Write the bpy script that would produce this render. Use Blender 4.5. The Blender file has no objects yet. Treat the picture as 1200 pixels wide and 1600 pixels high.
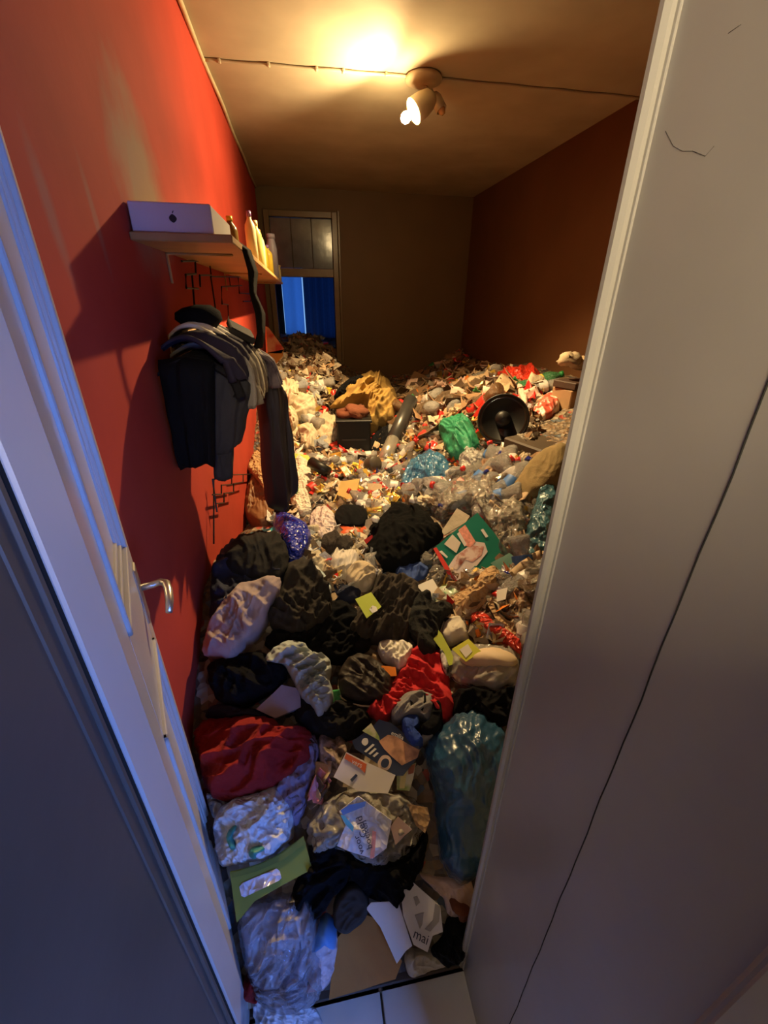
import bpy, math, random
import numpy as np
from mathutils import Vector, Matrix

SC = bpy.context.scene
COL = SC.collection

# ------------------------------------------------------------------ camera
EYE = np.array([0.0, 0.0, 1.7])
FPX = 660.0
CX, CY = 600.0, 800.0
def _ray(u, v): return np.array([u - CX, v - CY, FPX], float)
_d = _ray(472, 469); _d /= np.linalg.norm(_d)
_n = _ray(587, 2130); _n -= _d * (_n @ _d); _n /= np.linalg.norm(_n)
RM = np.array([np.cross(_n, _d), _d, -_n])          # world = RM @ (right, down, forward)
cam = bpy.data.cameras.new('camera')
cam.sensor_fit = 'VERTICAL'; cam.sensor_height = 36.0; cam.lens = 36.0 * FPX / 1600.0
cam.clip_start = 0.02; cam.clip_end = 60
camo = bpy.data.objects.new('camera', cam); COL.objects.link(camo)
m = Matrix.Identity(4)
for i in range(3):
    m[i][0] = RM[i, 0]; m[i][1] = -RM[i, 1]; m[i][2] = -RM[i, 2]; m[i][3] = EYE[i]
camo.matrix_world = m
SC.camera = camo

# ------------------------------------------------------------------ world, exposure
w = bpy.data.worlds.new('dusk'); SC.world = w; w.use_nodes = True
w.node_tree.nodes['Background'].inputs[0].default_value = (0.10, 0.20, 0.55, 1)
w.node_tree.nodes['Background'].inputs[1].default_value = 0.25
SC.view_settings.view_transform = 'Standard'
SC.view_settings.look = 'None'
SC.view_settings.exposure = 0.0
SC.view_settings.gamma = 1.0
SC.view_settings.use_curve_mapping = False

BULB_STRENGTH = 600.0
SPOT_WATTS = 430.0
SIDE_WATTS = 95.0
HALL_WINDOW = 40.0
HALL_GLOW = 95.0
FAR_WINDOW = 1.1

# ------------------------------------------------------------------ tools
def world_dir(uv):
    uv = np.atleast_2d(np.asarray(uv, float))
    r = np.stack([uv[:, 0] - CX, uv[:, 1] - CY, np.full(len(uv), FPX)], 1)
    return r @ RM.T
def at_h(u, v, h):
    d = world_dir((u, v))[0]; return EYE + d * ((h - EYE[2]) / d[2])
def at_y(u, v, y):
    d = world_dir((u, v))[0]; return EYE + d * (y / d[1])
def at_x(u, v, x):
    d = world_dir((u, v))[0]; return EYE + d * (x / d[0])

_G = np.random.RandomState(5).rand(256, 256) * 2 * math.pi
def noise(p, seed=0):
    """2-D gradient noise, about -0.7 to 0.7."""
    p = np.asarray(p, float) + seed * 17.31
    i = np.floor(p).astype(int); f = p - i
    u = f * f * f * (f * (f * 6 - 15) + 10)
    def g(ox, oy):
        a = _G[(i[:, 0] + ox) % 256, (i[:, 1] + oy) % 256]
        return np.cos(a) * (f[:, 0] - ox) + np.sin(a) * (f[:, 1] - oy)
    a = g(0, 0) * (1 - u[:, 0]) + g(1, 0) * u[:, 0]
    b = g(0, 1) * (1 - u[:, 0]) + g(1, 1) * u[:, 0]
    return a * (1 - u[:, 1]) + b * u[:, 1]

MATS = {}
def mat(name, col, rough=0.7, spec=0.35, var=0.12, scale=9.0, bump=0.0, bscale=60.0, alpha=1.0,
        metal=0.0, emit=None, estr=0.0, sheen=0.0, col2=None, cscale=None, cpos=(0.4, 0.6), coat=0.0, trans=0.0, sub=0.0, crinkle=0.0, crs=22.0):
    if name in MATS: return MATS[name]
    m = bpy.data.materials.new(name); m.use_nodes = True
    nt = m.node_tree; N = nt.nodes; L = nt.links; b = N['Principled BSDF']
    c = tuple(col) + (1,)
    tc = N.new('ShaderNodeTexCoord')
    if col2 is not None:
        no = N.new('ShaderNodeTexNoise'); no.inputs['Scale'].default_value = cscale or 3; no.inputs['Detail'].default_value = 5
        L.new(tc.outputs['Object'], no.inputs['Vector'])
        cr = N.new('ShaderNodeValToRGB'); cr.color_ramp.elements[0].position = cpos[0]; cr.color_ramp.elements[1].position = cpos[1]
        cr.color_ramp.elements[0].color = c; cr.color_ramp.elements[1].color = tuple(col2) + (1,)
        L.new(no.outputs['Fac'], cr.inputs[0]); L.new(cr.outputs[0], b.inputs['Base Color'])
    elif var > 0:
        no = N.new('ShaderNodeTexNoise'); no.inputs['Scale'].default_value = scale; no.inputs['Detail'].default_value = 4
        L.new(tc.outputs['Object'], no.inputs['Vector'])
        cr = N.new('ShaderNodeValToRGB'); cr.color_ramp.elements[0].position = 0.3; cr.color_ramp.elements[1].position = 0.7
        cr.color_ramp.elements[0].color = tuple(x * (1 - var) for x in col) + (1,)
        cr.color_ramp.elements[1].color = tuple(min(1, x * (1 + var)) for x in col) + (1,)
        L.new(no.outputs['Fac'], cr.inputs[0]); L.new(cr.outputs[0], b.inputs['Base Color'])
    b.inputs['Base Color'].default_value = c
    b.inputs['Roughness'].default_value = rough
    b.inputs['Specular IOR Level'].default_value = spec
    b.inputs['Metallic'].default_value = metal
    b.inputs['Alpha'].default_value = alpha
    if trans: b.inputs['Transmission Weight'].default_value = trans
    if coat: b.inputs['Coat Weight'].default_value = coat
    if sub:
        b.inputs['Subsurface Weight'].default_value = sub; b.inputs['Subsurface Scale'].default_value = 0.02
    if sheen: b.inputs['Sheen Weight'].default_value = sheen
    if emit is not None:
        b.inputs['Emission Color'].default_value = tuple(emit) + (1,); b.inputs['Emission Strength'].default_value = estr
    if bump:
        n2 = N.new('ShaderNodeTexNoise'); n2.inputs['Scale'].default_value = bscale; n2.inputs['Detail'].default_value = 3
        L.new(tc.outputs['Object'], n2.inputs['Vector'])
        bp = N.new('ShaderNodeBump'); bp.inputs['Strength'].default_value = bump; bp.inputs['Distance'].default_value = 0.01
        L.new(n2.outputs['Fac'], bp.inputs['Height']); L.new(bp.outputs['Normal'], b.inputs['Normal'])
    if crinkle:
        nz = N.new('ShaderNodeTexNoise'); nz.inputs['Scale'].default_value = crs * .35; nz.inputs['Detail'].default_value = 2
        L.new(tc.outputs['Object'], nz.inputs['Vector'])
        vm = N.new('ShaderNodeVectorMath'); vm.operation = 'MULTIPLY_ADD'; L.new(nz.outputs['Color'], vm.inputs[0]); vm.inputs[1].default_value = (.09, .09, .09); L.new(tc.outputs['Object'], vm.inputs[2])
        vo = N.new('ShaderNodeTexVoronoi'); vo.inputs['Scale'].default_value = crs; L.new(vm.outputs[0], vo.inputs['Vector'])
        v2 = N.new('ShaderNodeTexVoronoi'); v2.inputs['Scale'].default_value = crs * 2.7; L.new(vm.outputs[0], v2.inputs['Vector'])
        ad = N.new('ShaderNodeMath'); ad.operation = 'MULTIPLY_ADD'; L.new(v2.outputs['Distance'], ad.inputs[0]); ad.inputs[1].default_value = .45; L.new(vo.outputs['Distance'], ad.inputs[2])
        bp = N.new('ShaderNodeBump'); bp.inputs['Strength'].default_value = crinkle; bp.inputs['Distance'].default_value = .03
        L.new(ad.outputs[0], bp.inputs['Height']); L.new(bp.outputs['Normal'], b.inputs['Normal'])
    MATS[name] = m
    return m
def film(name, col, alpha=0.4, rough=0.12, bump=0.35, bscale=45.0, crs=20.0):
    """thin crinkled plastic film: part clear, part milky, with sharp glints"""
    if name in MATS: return MATS[name]
    m = mat(name, col, rough=.4, spec=.3, var=.15, scale=14, crinkle=min(1, bump * 2.2), crs=crs)
    nt = m.node_tree; N = nt.nodes; L = nt.links; pb_ = N['Principled BSDF']; nrm = pb_.inputs['Normal'].links[0].from_socket
    tr = N.new('ShaderNodeBsdfTransparent'); tr.inputs[0].default_value = tuple(.55 + .45 * c for c in col) + (1,)
    mx = N.new('ShaderNodeMixShader'); mx.inputs[0].default_value = alpha; L.new(tr.outputs[0], mx.inputs[1]); L.new(pb_.outputs[0], mx.inputs[2])
    gl = N.new('ShaderNodeBsdfGlossy'); gl.inputs['Roughness'].default_value = rough; L.new(nrm, gl.inputs['Normal'])
    lw = N.new('ShaderNodeLayerWeight'); lw.inputs[0].default_value = .32; L.new(nrm, lw.inputs['Normal'])
    m2 = N.new('ShaderNodeMixShader'); L.new(lw.outputs['Fresnel'], m2.inputs[0]); L.new(mx.outputs[0], m2.inputs[1]); L.new(gl.outputs[0], m2.inputs[2])
    L.new(m2.outputs[0], N['Material Output'].inputs['Surface'])
    return m

def mk(name, V, F, mt, parent=None, smooth=True, mats=None, fm=None):
    me = bpy.data.meshes.new(name)
    me.from_pydata(np.asarray(V, float).tolist(), [], F)
    for x in (mats or [mt]): me.materials.append(x)
    if fm is not None: me.polygons.foreach_set('material_index', fm)
    if smooth: me.polygons.foreach_set('use_smooth', [True] * len(me.polygons))
    me.update()
    o = bpy.data.objects.new(name, me); COL.objects.link(o)
    if parent is not None: o.parent = parent
    return o
def tag(o, label, cat, group=None):
    o['label'] = label; o['category'] = cat
    if group: o['group'] = group
    return o
def structure(o, label=None, cat=None):
    o['kind'] = 'structure'
    if label: o['label'] = label
    if cat: o['category'] = cat
    return o
def empty(name, loc=(0, 0, 0)):
    o = bpy.data.objects.new(name, None); COL.objects.link(o); o.empty_display_size = 0.05
    return o

class MB:
    """collects boxes, tubes, lathes into one mesh"""
    def __init__(s): s.V = []; s.F = []
    def add(s, V, F):
        k = len(s.V); s.V += [tuple(v) for v in V]; s.F += [tuple(i + k for i in f) for f in F]; return s
    def box(s, x0, x1, y0, y1, z0, z1, b=0.0):
        if b <= 0:
            V = [(x, y, z) for z in (z0, z1) for y in (y0, y1) for x in (x0, x1)]
            return s.add(V, [(0, 2, 3, 1), (4, 5, 7, 6), (0, 1, 5, 4), (2, 6, 7, 3), (0, 4, 6, 2), (1, 3, 7, 5)])
        # chamfered box
        V = []; idx = {}
        X = (x0, x1); Y = (y0, y1); Z = (z0, z1); c = (b, -b)
        for i in (0, 1):
            for j in (0, 1):
                for k in (0, 1):
                    idx[i, j, k, 0] = len(V); V.append((X[i], Y[j] + c[j], Z[k] + c[k]))
                    idx[i, j, k, 1] = len(V); V.append((X[i] + c[i], Y[j], Z[k] + c[k]))
                    idx[i, j, k, 2] = len(V); V.append((X[i] + c[i], Y[j] + c[j], Z[k]))
        F = []
        for i in (0, 1):
            F.append([idx[i, 0, 0, 0], idx[i, 1, 0, 0], idx[i, 1, 1, 0], idx[i, 0, 1, 0]][::1 if i else -1])
            F.append([idx[0, i, 0, 1], idx[0, i, 1, 1], idx[1, i, 1, 1], idx[1, i, 0, 1]][::1 if i else -1])
            F.append([idx[0, 0, i, 2], idx[1, 0, i, 2], idx[1, 1, i, 2], idx[0, 1, i, 2]][::1 if i else -1])
            for j in (0, 1):
                q = [idx[i, j, 0, 0], idx[i, j, 1, 0], idx[i, j, 1, 1], idx[i, j, 0, 1]]; F.append(q[::1 if i != j else -1][::-1])
                q = [idx[i, 0, j, 0], idx[i, 1, j, 0], idx[i, 1, j, 2], idx[i, 0, j, 2]]; F.append(q[::1 if i != j else -1])
                q = [idx[0, i, j, 1], idx[1, i, j, 1], idx[1, i, j, 2], idx[0, i, j, 2]]; F.append(q[::1 if i != j else -1][::-1])
                for k in (0, 1):
                    q = [idx[i, j, k, 0], idx[i, j, k, 1], idx[i, j, k, 2]]; F.append(q[::1 if (i + j + k) % 2 else -1])
        return s.add(V, F)
    def tube(s, pts, r, n=8, cap=True, radii=None):
        pts = [np.asarray(p, float) for p in pts]; V = []; F = []
        up = np.array([0.13, 0.31, 0.94])
        for i, p in enumerate(pts):
            t = pts[min(i + 1, len(pts) - 1)] - pts[max(i - 1, 0)]; t = t / (np.linalg.norm(t) + 1e-9)
            a = np.cross(t, up)
            if np.linalg.norm(a) < 0.05: a = np.cross(t, (1, 0, 0))
            a /= np.linalg.norm(a); bb = np.cross(t, a)
            rr = radii[i] if radii is not None else r
            for k in range(n):
                an = 2 * math.pi * k / n; V.append(p + rr * (math.cos(an) * a + math.sin(an) * bb))
        for i in range(len(pts) - 1):
            for k in range(n):
                F.append((i * n + k, i * n + (k + 1) % n, (i + 1) * n + (k + 1) % n, (i + 1) * n + k))
        if cap: F.append(tuple(range(n))[::-1]); F.append(tuple((len(pts) - 1) * n + k for k in range(n)))
        return s.add(V, F)
    def lathe(s, prof, n=16, o=(0, 0, 0)):
        V = []; F = []
        for r, z in prof:
            for k in range(n):
                a = 2 * math.pi * k / n; V.append((o[0] + r * math.cos(a), o[1] + r * math.sin(a), o[2] + z))
        for i in range(len(prof) - 1):
            for k in range(n): F.append((i * n + k, i * n + (k + 1) % n, (i + 1) * n + (k + 1) % n, (i + 1) * n + k))
        if prof[0][0] > 1e-6: F.append(tuple(range(n))[::-1])
        if prof[-1][0] > 1e-6: F.append(tuple((len(prof) - 1) * n + k for k in range(n)))
        return s.add(V, F)
    def build(s, name, mt, parent=None, smooth=False): return mk(name, s.V, s.F, mt, parent, smooth)

def smooth_angle(o, ang=35):
    me = o.data; me.polygons.foreach_set('use_smooth', [True] * len(me.polygons))
    try: me.set_sharp_from_angle(angle=math.radians(ang))
    except Exception: pass
    return o
def lettering(s, size, mt, name, parent, M):
    """flat print: words as a thin mesh, placed by matrix M"""
    cu = bpy.data.curves.new(name, 'FONT'); cu.body = s; cu.size = size; cu.align_x = 'CENTER'; cu.align_y = 'CENTER'; cu.resolution_u = 2
    t = bpy.data.objects.new(name, cu); COL.objects.link(t)
    me = bpy.data.meshes.new_from_object(t.evaluated_get(bpy.context.evaluated_depsgraph_get()))
    bpy.data.objects.remove(t); bpy.data.curves.remove(cu)
    me.materials.clear(); me.materials.append(mt); me.name = name
    o = bpy.data.objects.new(name, me); COL.objects.link(o); o.matrix_world = M; o.parent = parent
    return o

# ------------------------------------------------------------------ room dimensions
XL, XR, YB, ZC = -0.478, 2.345, 6.6, 2.95
YF0, YF1 = 0.075, 0.462
JL, JR = -0.272, 0.322          # doorway sides
DOORH = 2.12

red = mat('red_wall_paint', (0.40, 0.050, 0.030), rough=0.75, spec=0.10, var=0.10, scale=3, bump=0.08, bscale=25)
# paler soft-edged patches mixed into the red paint colour
nt = red.node_tree; N = nt.nodes; L = nt.links; bs = N['Principled BSDF']
src = bs.inputs['Base Color'].links[0].from_socket
tc = N.new('ShaderNodeTexCoord')
def blob(cx, cy, cz, rx, ry, rz, k):
    mp = N.new('ShaderNodeMapping'); mp.vector_type = 'TEXTURE'
    mp.inputs['Location'].default_value = (cx, cy, cz); mp.inputs['Scale'].default_value = (rx, ry, rz)
    mp.inputs['Rotation'].default_value = (k, 0, 0)
    L.new(tc.outputs['Object'], mp.inputs['Vector'])
    ln = N.new('ShaderNodeVectorMath'); ln.operation = 'LENGTH'; L.new(mp.outputs['Vector'], ln.inputs[0])
    nz = N.new('ShaderNodeTexNoise'); nz.inputs['Scale'].default_value = 7; nz.inputs['Detail'].default_value = 4
    L.new(tc.outputs['Object'], nz.inputs['Vector'])
    ad = N.new('ShaderNodeMath'); ad.operation = 'MULTIPLY_ADD'; L.new(nz.outputs['Fac'], ad.inputs[0]); ad.inputs[1].default_value = 0.9; L.new(ln.outputs['Value'], ad.inputs[2])
    mr = N.new('ShaderNodeMapRange'); mr.inputs['From Min'].default_value = 1.6; mr.inputs['From Max'].default_value = 0.85; mr.clamp = True
    L.new(ad.outputs[0], mr.inputs['Value']); return mr.outputs[0]
def mixin(fac, colr):
    global src
    mx = N.new('ShaderNodeMix'); mx.data_type = 'RGBA'; L.new(fac, mx.inputs['Factor']); L.new(src, mx.inputs[6]); mx.inputs[7].default_value = colr
    src = mx.outputs[2]
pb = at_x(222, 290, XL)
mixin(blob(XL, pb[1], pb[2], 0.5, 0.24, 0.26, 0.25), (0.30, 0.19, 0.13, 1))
for (u, v, ry, rz) in ((78, 330, 0.025, 0.14), (150, 345, 0.018, 0.13)):
    pb = at_x(u, v, XL); mixin(blob(XL, pb[1], pb[2], 0.5, ry, rz, 0.12), (0.34, 0.10, 0.07, 1))
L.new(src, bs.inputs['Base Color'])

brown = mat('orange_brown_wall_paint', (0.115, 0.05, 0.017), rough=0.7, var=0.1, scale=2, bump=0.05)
tan = mat('tan_wall_paint', (0.13, 0.082, 0.032), rough=0.55, spec=0.4, var=0.08, scale=2, bump=0.05)
ceil_m = mat('stained_ceiling_paint', (0.40, 0.34, 0.235), rough=0.85, spec=0.08, var=0.12, scale=2.2, bump=0.12, bscale=6)
shadedpanel = mat('hall_panel_paint_with_shade', (0.08, 0.073, 0.066), rough=0.4, spec=0.4, var=0.15, scale=3, bump=0.06, bscale=18)  # darkened so the colour carries the viewer's shadow on this panel
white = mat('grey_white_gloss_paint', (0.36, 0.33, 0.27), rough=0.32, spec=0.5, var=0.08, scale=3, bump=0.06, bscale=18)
white2 = mat('white_door_paint', (0.50, 0.49, 0.48), rough=0.28, spec=0.5, var=0.05, scale=4, bump=0.03, bscale=20)
trimtan = mat('tan_gloss_trim', (0.18, 0.125, 0.06), rough=0.3, spec=0.5, var=0.06)
dark = mat('dark_seam', (0.02, 0.018, 0.015), rough=0.9, var=0)
tilem = mat('cream_floor_tile', (0.60, 0.56, 0.50), rough=0.35, var=0.08, scale=5)
grout = mat('dark_grout', (0.10, 0.085, 0.07), rough=0.95)
hallw = mat('hall_plaster', (0.18, 0.17, 0.15), rough=0.8)
woodf = mat('old_floorboards', (0.16, 0.10, 0.06), rough=0.8)

# ------------------------------------------------------------------ structure
structure(MB().box(XL - .3, XR + .3, YF1 - .02, YB + 2.0, -0.12, 0).build('floor', woodf), 'dark floor of the littered room under the rubbish')
hf = structure(MB().box(-2.2, 1.6, -1.6, YF1 - .021, -0.12, -0.012).build('floor_hall', grout), 'tiled hall floor in front of the doorway')
jx = at_h(596, 1560, 0)[0]
for i in range(-3, 3):
    for k, (a, b) in enumerate(((0.155, 0.452), (-0.145, 0.15), (-.445, -.15))):
        x0, x1 = jx + i * .3 + .003, jx + (i + 1) * .3 - .003
        MB().box(x0, x1, a, b, -0.014, 0, .002).build('tile', tilem, hf)
structure(MB().box(XL - .15, XL, YF1 - .4, YB + .12, 0, ZC).build('wall_left', red), 'red painted wall with pale patches')
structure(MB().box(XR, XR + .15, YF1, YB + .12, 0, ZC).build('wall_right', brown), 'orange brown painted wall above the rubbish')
structure(MB().box(XL - .15, XR + .15, YF0, YB + .12, ZC, ZC + .12).build('ceiling', ceil_m), 'smoke stained cream ceiling')
BX0, BX1, BZT = at_y(428, 425, YB)[0], at_y(521, 425, YB)[0], at_y(470, 337, YB)[2]
TRZ = at_y(475, 425, YB)[2]
wb = MB().box(XL, BX0, YB, YB + .12, 0, ZC).box(BX1, XR, YB, YB + .12, 0, ZC).box(BX0, BX1, YB, YB + .12, BZT, ZC)
structure(wb.build('wall_back', tan), 'tan end wall with a tall doorway')
wf = MB().box(JR, XR + .15, YF0, YF1, 0, ZC).box(JL, JR, YF0, YF1 - .03, DOORH, ZC)
structure(wf.build('wall_front', white), 'grey white doorway reveal of painted panels')
structure(MB().box(XL - .15, JL, YF0, YF1 - .06, 0, ZC).build('wall_hall_panel', shadedpanel), 'panel with shade put into its grey on the hall side of the door frame')
# thin cornice bead and cable trunking where wall meets ceiling
tb = MB()
pts = [(XL + .012 + .004 * math.sin(y * 5), y, ZC - .012) for y in np.linspace(YF1, YB, 40)]
tb.tube(pts, .013, 6)
structure(tb.build('trim_1', mat('cream_trim', (0.52, 0.42, 0.26), rough=0.5), smooth=True), 'cream bead between red wall and ceiling')
# panel seam (a real joint gap cover strip) in the right reveal, plus frame lip and outer architrave
ys = 0.8 * JR
seam = MB(); zz = np.linspace(0, DOORH, 60)
seam.tube([(JR - .0002, ys + .0006 * math.sin(z * 23) + .0005 * math.sin(z * 51), z) for z in zz], .0009, 5)
structure(seam.build('trim_2', dark, smooth=True), 'dark wavy crack between two panels of the doorway reveal')
lip = MB()
lip.tube([(JR - .004 + .0012 * math.sin(z * 3 + 1), YF1 - .006, z) for z in np.linspace(0, DOORH, 30)], .008, 8)
lip.box(JR - .002, JR + .01, YF1 - .018, YF1 - .006, 0, DOORH, .001)
structure(smooth_angle(lip.build('trim_3', white)), 'rounded painted lip along the doorway edge')
arch = MB().box(JR - .012, JR + .07, YF0 - .012, YF0 + .012, 0, DOORH, .004).box(JR - .02, JR + .02, YF0 - .02, YF0 + .004, 0, DOORH, .003)
structure(arch.build('trim_4', white), 'architrave on the hall side of the doorway')
# paint chips / cracks on the right reveal
ck = MB()
for pl in ([(1082, 236), (1102, 244), (1116, 228)], [(1040, 205), (1052, 228), (1066, 236), (1082, 236)], [(1138, 52), (1158, 38)]):
    ck.tube([at_x(u, v, JR) for u, v in pl], .00028, 5)
structure(ck.build('trim_5', mat('hairline_crack', (0.12, 0.11, 0.09), rough=1, spec=0), smooth=True), 'hairline cracks in the pale doorway reveal')
# left jamb: door frame post, dark rebate line and hall side panel
lj = MB().box(JL - .05, JL + .006, YF1 - .058, YF1 + .012, 0, DOORH, .003)
structure(lj.build('door_1', white2), 'pale door frame post beside the open door')
MB().box(JL - .05, JL + .0015, YF1 - .0635, YF1 - .0575, 0, DOORH).build('rebate', dark, bpy.data.objects['door_1'])
MB().box(JL - .02, JL + .004, YF1 - .078, YF1 - .066, 0, DOORH, .003).build('bead', shadedpanel, bpy.data.objects['door_1'])
MB().box(JL - .02, JL + .002, YF1 - .1, YF1 - .086, 0, DOORH, .002).build('bead', shadedpanel, bpy.data.objects['door_1'])
MB().box(JL - .05, JR + .03, YF1 - .045, YF1 + .01, DOORH - .03, DOORH + .05, .004).build('head', white2, bpy.data.objects['door_1'])
thr = MB().box(JL, JR, YF1 - .012, YF1 + .03, -.004, .006, .003)
structure(thr.build('trim_6', mat('dark_threshold', (0.07, 0.05, 0.035), rough=.6)), 'dark threshold strip at the end of the tiles')

# hall behind the camera: side window with blue daylight, added glowing pane for the hall lamp, added shade board
hw = MB().box(-2.2, -2.05, -1.6, YF0, 0, ZC).box(-2.05, XL, YF0, YF0 + .1, 0, ZC)
hw.box(1.45, 1.6, -1.6, YF0 + .1, 0, ZC)
hw.box(-2.2, -.75, -1.3, -1.2, 0, ZC).box(.15, .65, -1.3, -1.2, 0, ZC).box(1.3, 1.6, -1.3, -1.2, 0, ZC).box(.65, 1.3, -1.3, -1.2, 0, .6).box(.65, 1.3, -1.3, -1.2, 1.6, ZC).box(-.75, .15, -1.3, -1.2, 2.72, ZC)
structure(hw.build('wall_hall', hallw), 'plain hall walls behind the viewer')
structure(MB().box(-2.2, 1.6, -1.6, YF0, ZC, ZC + .1).build('ceiling_hall', hallw), 'plain hall ceiling')
blocker = structure(MB().box(-.62, .17, -.54, -.50, 0, 2.05, .004).build('shade_board', white2), 'added unseen board behind the viewer shading the doorway reveal')  # added unseen board, casts the diagonal shadow on the right reveal
MB().box(-.75, .15, -1.29, -1.2, 0, 2.42).build('wall_panel', hallw, bpy.data.objects['wall_hall'])
pane = MB().box(-.75, .15, -1.262, -1.25, 2.42, 2.72).build('glow_pane', mat('hall_lamp_glow', (.8, .8, .75), emit=(1.0, .82, .55), estr=HALL_GLOW, var=0), bpy.data.objects['wall_hall'])  # added glowing pane, stands in for the unseen hall lamp
hwin = structure(MB().box(.65, 1.3, -1.28, -1.27, .6, 1.6).build('window_1', mat('dusk_window', (.1, .1, .2), emit=(.11, .28, 1.0), estr=HALL_WINDOW, var=0)), 'hall window with blue dusk light')
fr = MB()
for x in (.65, .955, 1.26): fr.box(x, x + .04, -1.27, -1.23, .6, 1.6)
for z in (.6, 1.56): fr.box(.65, 1.3, -1.27, -1.23, z, z + .04)
fr.build('window_frame', white2, hwin)

# far doorway: frame, transom, glass, dusk window with curtains beyond
fd = empty('door_3'); structure(fd, 'tall doorway with a glazed transom in the tan end wall')
def fbox(n, x0, x1, y0, y1, z0, z1, mt=trimtan, b=.006): return MB().box(x0, x1, y0, y1, z0, z1, b).build(n, mt, fd)
fbox('jamb', BX0 - .07, BX0, YB - .035, YB + .13, 0, BZT + .05)
fbox('jamb', BX1, BX1 + .07, YB - .035, YB + .13, 0, BZT + .05)
fbox('jamb_bead', BX1 + .075, BX1 + .105, YB - .02, YB + .01, 0, BZT + .07)
fbox('head', BX0, BX1, YB - .035, YB + .13, BZT - .02, BZT + .05)
fbox('transom_bar', BX0, BX1, YB - .03, YB + .12, TRZ - .06, TRZ + .04)
glass = mat('dark_transom_glass', (0.07, 0.085, 0.13), rough=0.16, spec=.8, var=.2, bump=.15, bscale=8)
gx = np.linspace(BX0, BX1, 4)
for i in range(3):
    MB().box(gx[i] + .004, gx[i + 1] - .004, YB + .03, YB + .042, TRZ + .045, BZT - .024).build('pane', glass, fd)
    if i: fbox('muntin', gx[i] - .005, gx[i] + .005, YB + .02, YB + .05, TRZ + .04, BZT - .02, mat('dark_muntin', (.05, .045, .04)), .001)
# small room beyond
rb = MB().box(XL - .4, XL - .3, YB + .12, 9.0, 0, ZC).box(1.6, 1.7, YB + .12, 9.0, 0, ZC).box(XL - .4, 1.7, 8.9, 9.0, 0, ZC)
structure(rb.build('wall_far', mat('far_room_paint', (.12, .12, .14), rough=.8)), 'dim walls of the room beyond the far doorway')
structure(MB().box(XL - .4, 1.7, YB + .12, 9.0, ZC, ZC + .1).build('ceiling_far', hallw), 'ceiling of the far room')
structure(MB().box(XL - .4, 1.7, YB + 1.9, 9.0, -.12, 0).build('floor_far', woodf), 'floor of the far room')
fw = structure(MB().box(-.42, 1.0, 8.62, 8.64, .9, 2.35).build('window_2', mat('blue_dusk_sky_window', (.05, .1, .2), emit=(.20, .42, .80), estr=FAR_WINDOW, var=0)), 'blue dusk window of the far room')
def sheet(name, mt, parent, x0, x1, y, z0, z1, nf, amp, seed, n=60):
    xs = np.linspace(x0, x1, n); V = []; F = []
    for j in range(5):
        z = z1 + (z0 - z1) * j / 4
        for i, x in enumerate(xs):
            V.append((x, y + amp * math.sin(2 * math.pi * nf * (i / (n - 1)) + seed) + amp * .5 * math.sin(5.1 * nf * i / n + seed * 2 + j * .2), z))
    for j in range(4):
        for i in range(n - 1): F.append((j * n + i, j * n + i + 1, (j + 1) * n + i + 1, (j + 1) * n + i))
    o = mk(name, V, F, mt, parent); md = o.modifiers.new('t', 'SOLIDIFY'); md.thickness = .004; return o
def curtain(label, u0, u1, mt, nf, amp, seed):
    x0 = at_y(u0, 450, 8.4)[0]; x1 = at_y(u1, 450, 8.4)[0]
    return tag(sheet('curtain', mt, None, x0, x1, 8.4, .75, 2.45, nf, amp, seed), label, 'curtain')
def cloth_trans(name, c, a):
    m = mat(name, c, rough=.9, var=.3, scale=30)
    nt = m.node_tree; N = nt.nodes; tr = N.new('ShaderNodeBsdfTranslucent'); tr.inputs[0].default_value = tuple(c) + (1,)
    mx = N.new('ShaderNodeMixShader'); mx.inputs[0].default_value = a
    nt.links.new(N['Principled BSDF'].outputs[0], mx.inputs[1]); nt.links.new(tr.outputs[0], mx.inputs[2])
    nt.links.new(mx.outputs[0], N['Material Output'].inputs['Surface']); return m
curtain('dark blue curtain drawn to the narrow end of the far window', 405, 440, cloth_trans('navy_curtain', (.04, .07, .14), .4), 4, .02, 0)
curtain('pale blue net curtain glowing in the middle of the far window', 441, 472, cloth_trans('pale_net', (.34, .52, .80), .9), 1.5, .012, 1.3)
curtain('wide blue curtain hanging over the far window beside the doorway jamb', 474, 545, cloth_trans('blue_curtain', (.10, .17, .30), .75), 7, .018, 2.2)

# ------------------------------------------------------------------ open door leaf
dl = empty('open_door'); tag(dl, 'white panelled door standing open against the red wall', 'door')
H0 = np.array([JL + .003, YF1 + .014]); E0 = np.array([-.428, .912]); dv = E0 - H0; LW = np.linalg.norm(dv); dv /= LW
dn = np.array([dv[1], -dv[0]])          # face normal, towards the room
DM = Matrix(((dv[0], -dn[0], 0, H0[0]), (dv[1], -dn[1], 0, H0[1]), (0, 0, 1, 0.012), (0, 0, 0, 1)))
def dpart(n, mb, mt=white2, par=None):
    o = mb.build(n, mt)
    if par is None: o.matrix_world = DM
    o.parent = par or dl; return o
T = .038; ST = .085
zs = [0, .22, 0.98, 1.22, 1.98, 2.08]
slab_ = dpart('panel', MB().box(ST, LW - ST, .012, T - .01, .2, 2.0))
dpart('stile', MB().box(0, ST, 0, T, 0, 2.08, .002)); dpart('stile', MB().box(LW - ST, LW, 0, T, 0, 2.08, .002))
for a, b in ((0, .22), (.98, 1.22), (1.98, 2.08)): dpart('rail', MB().box(ST, LW - ST, 0, T, a, b, .002))
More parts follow.
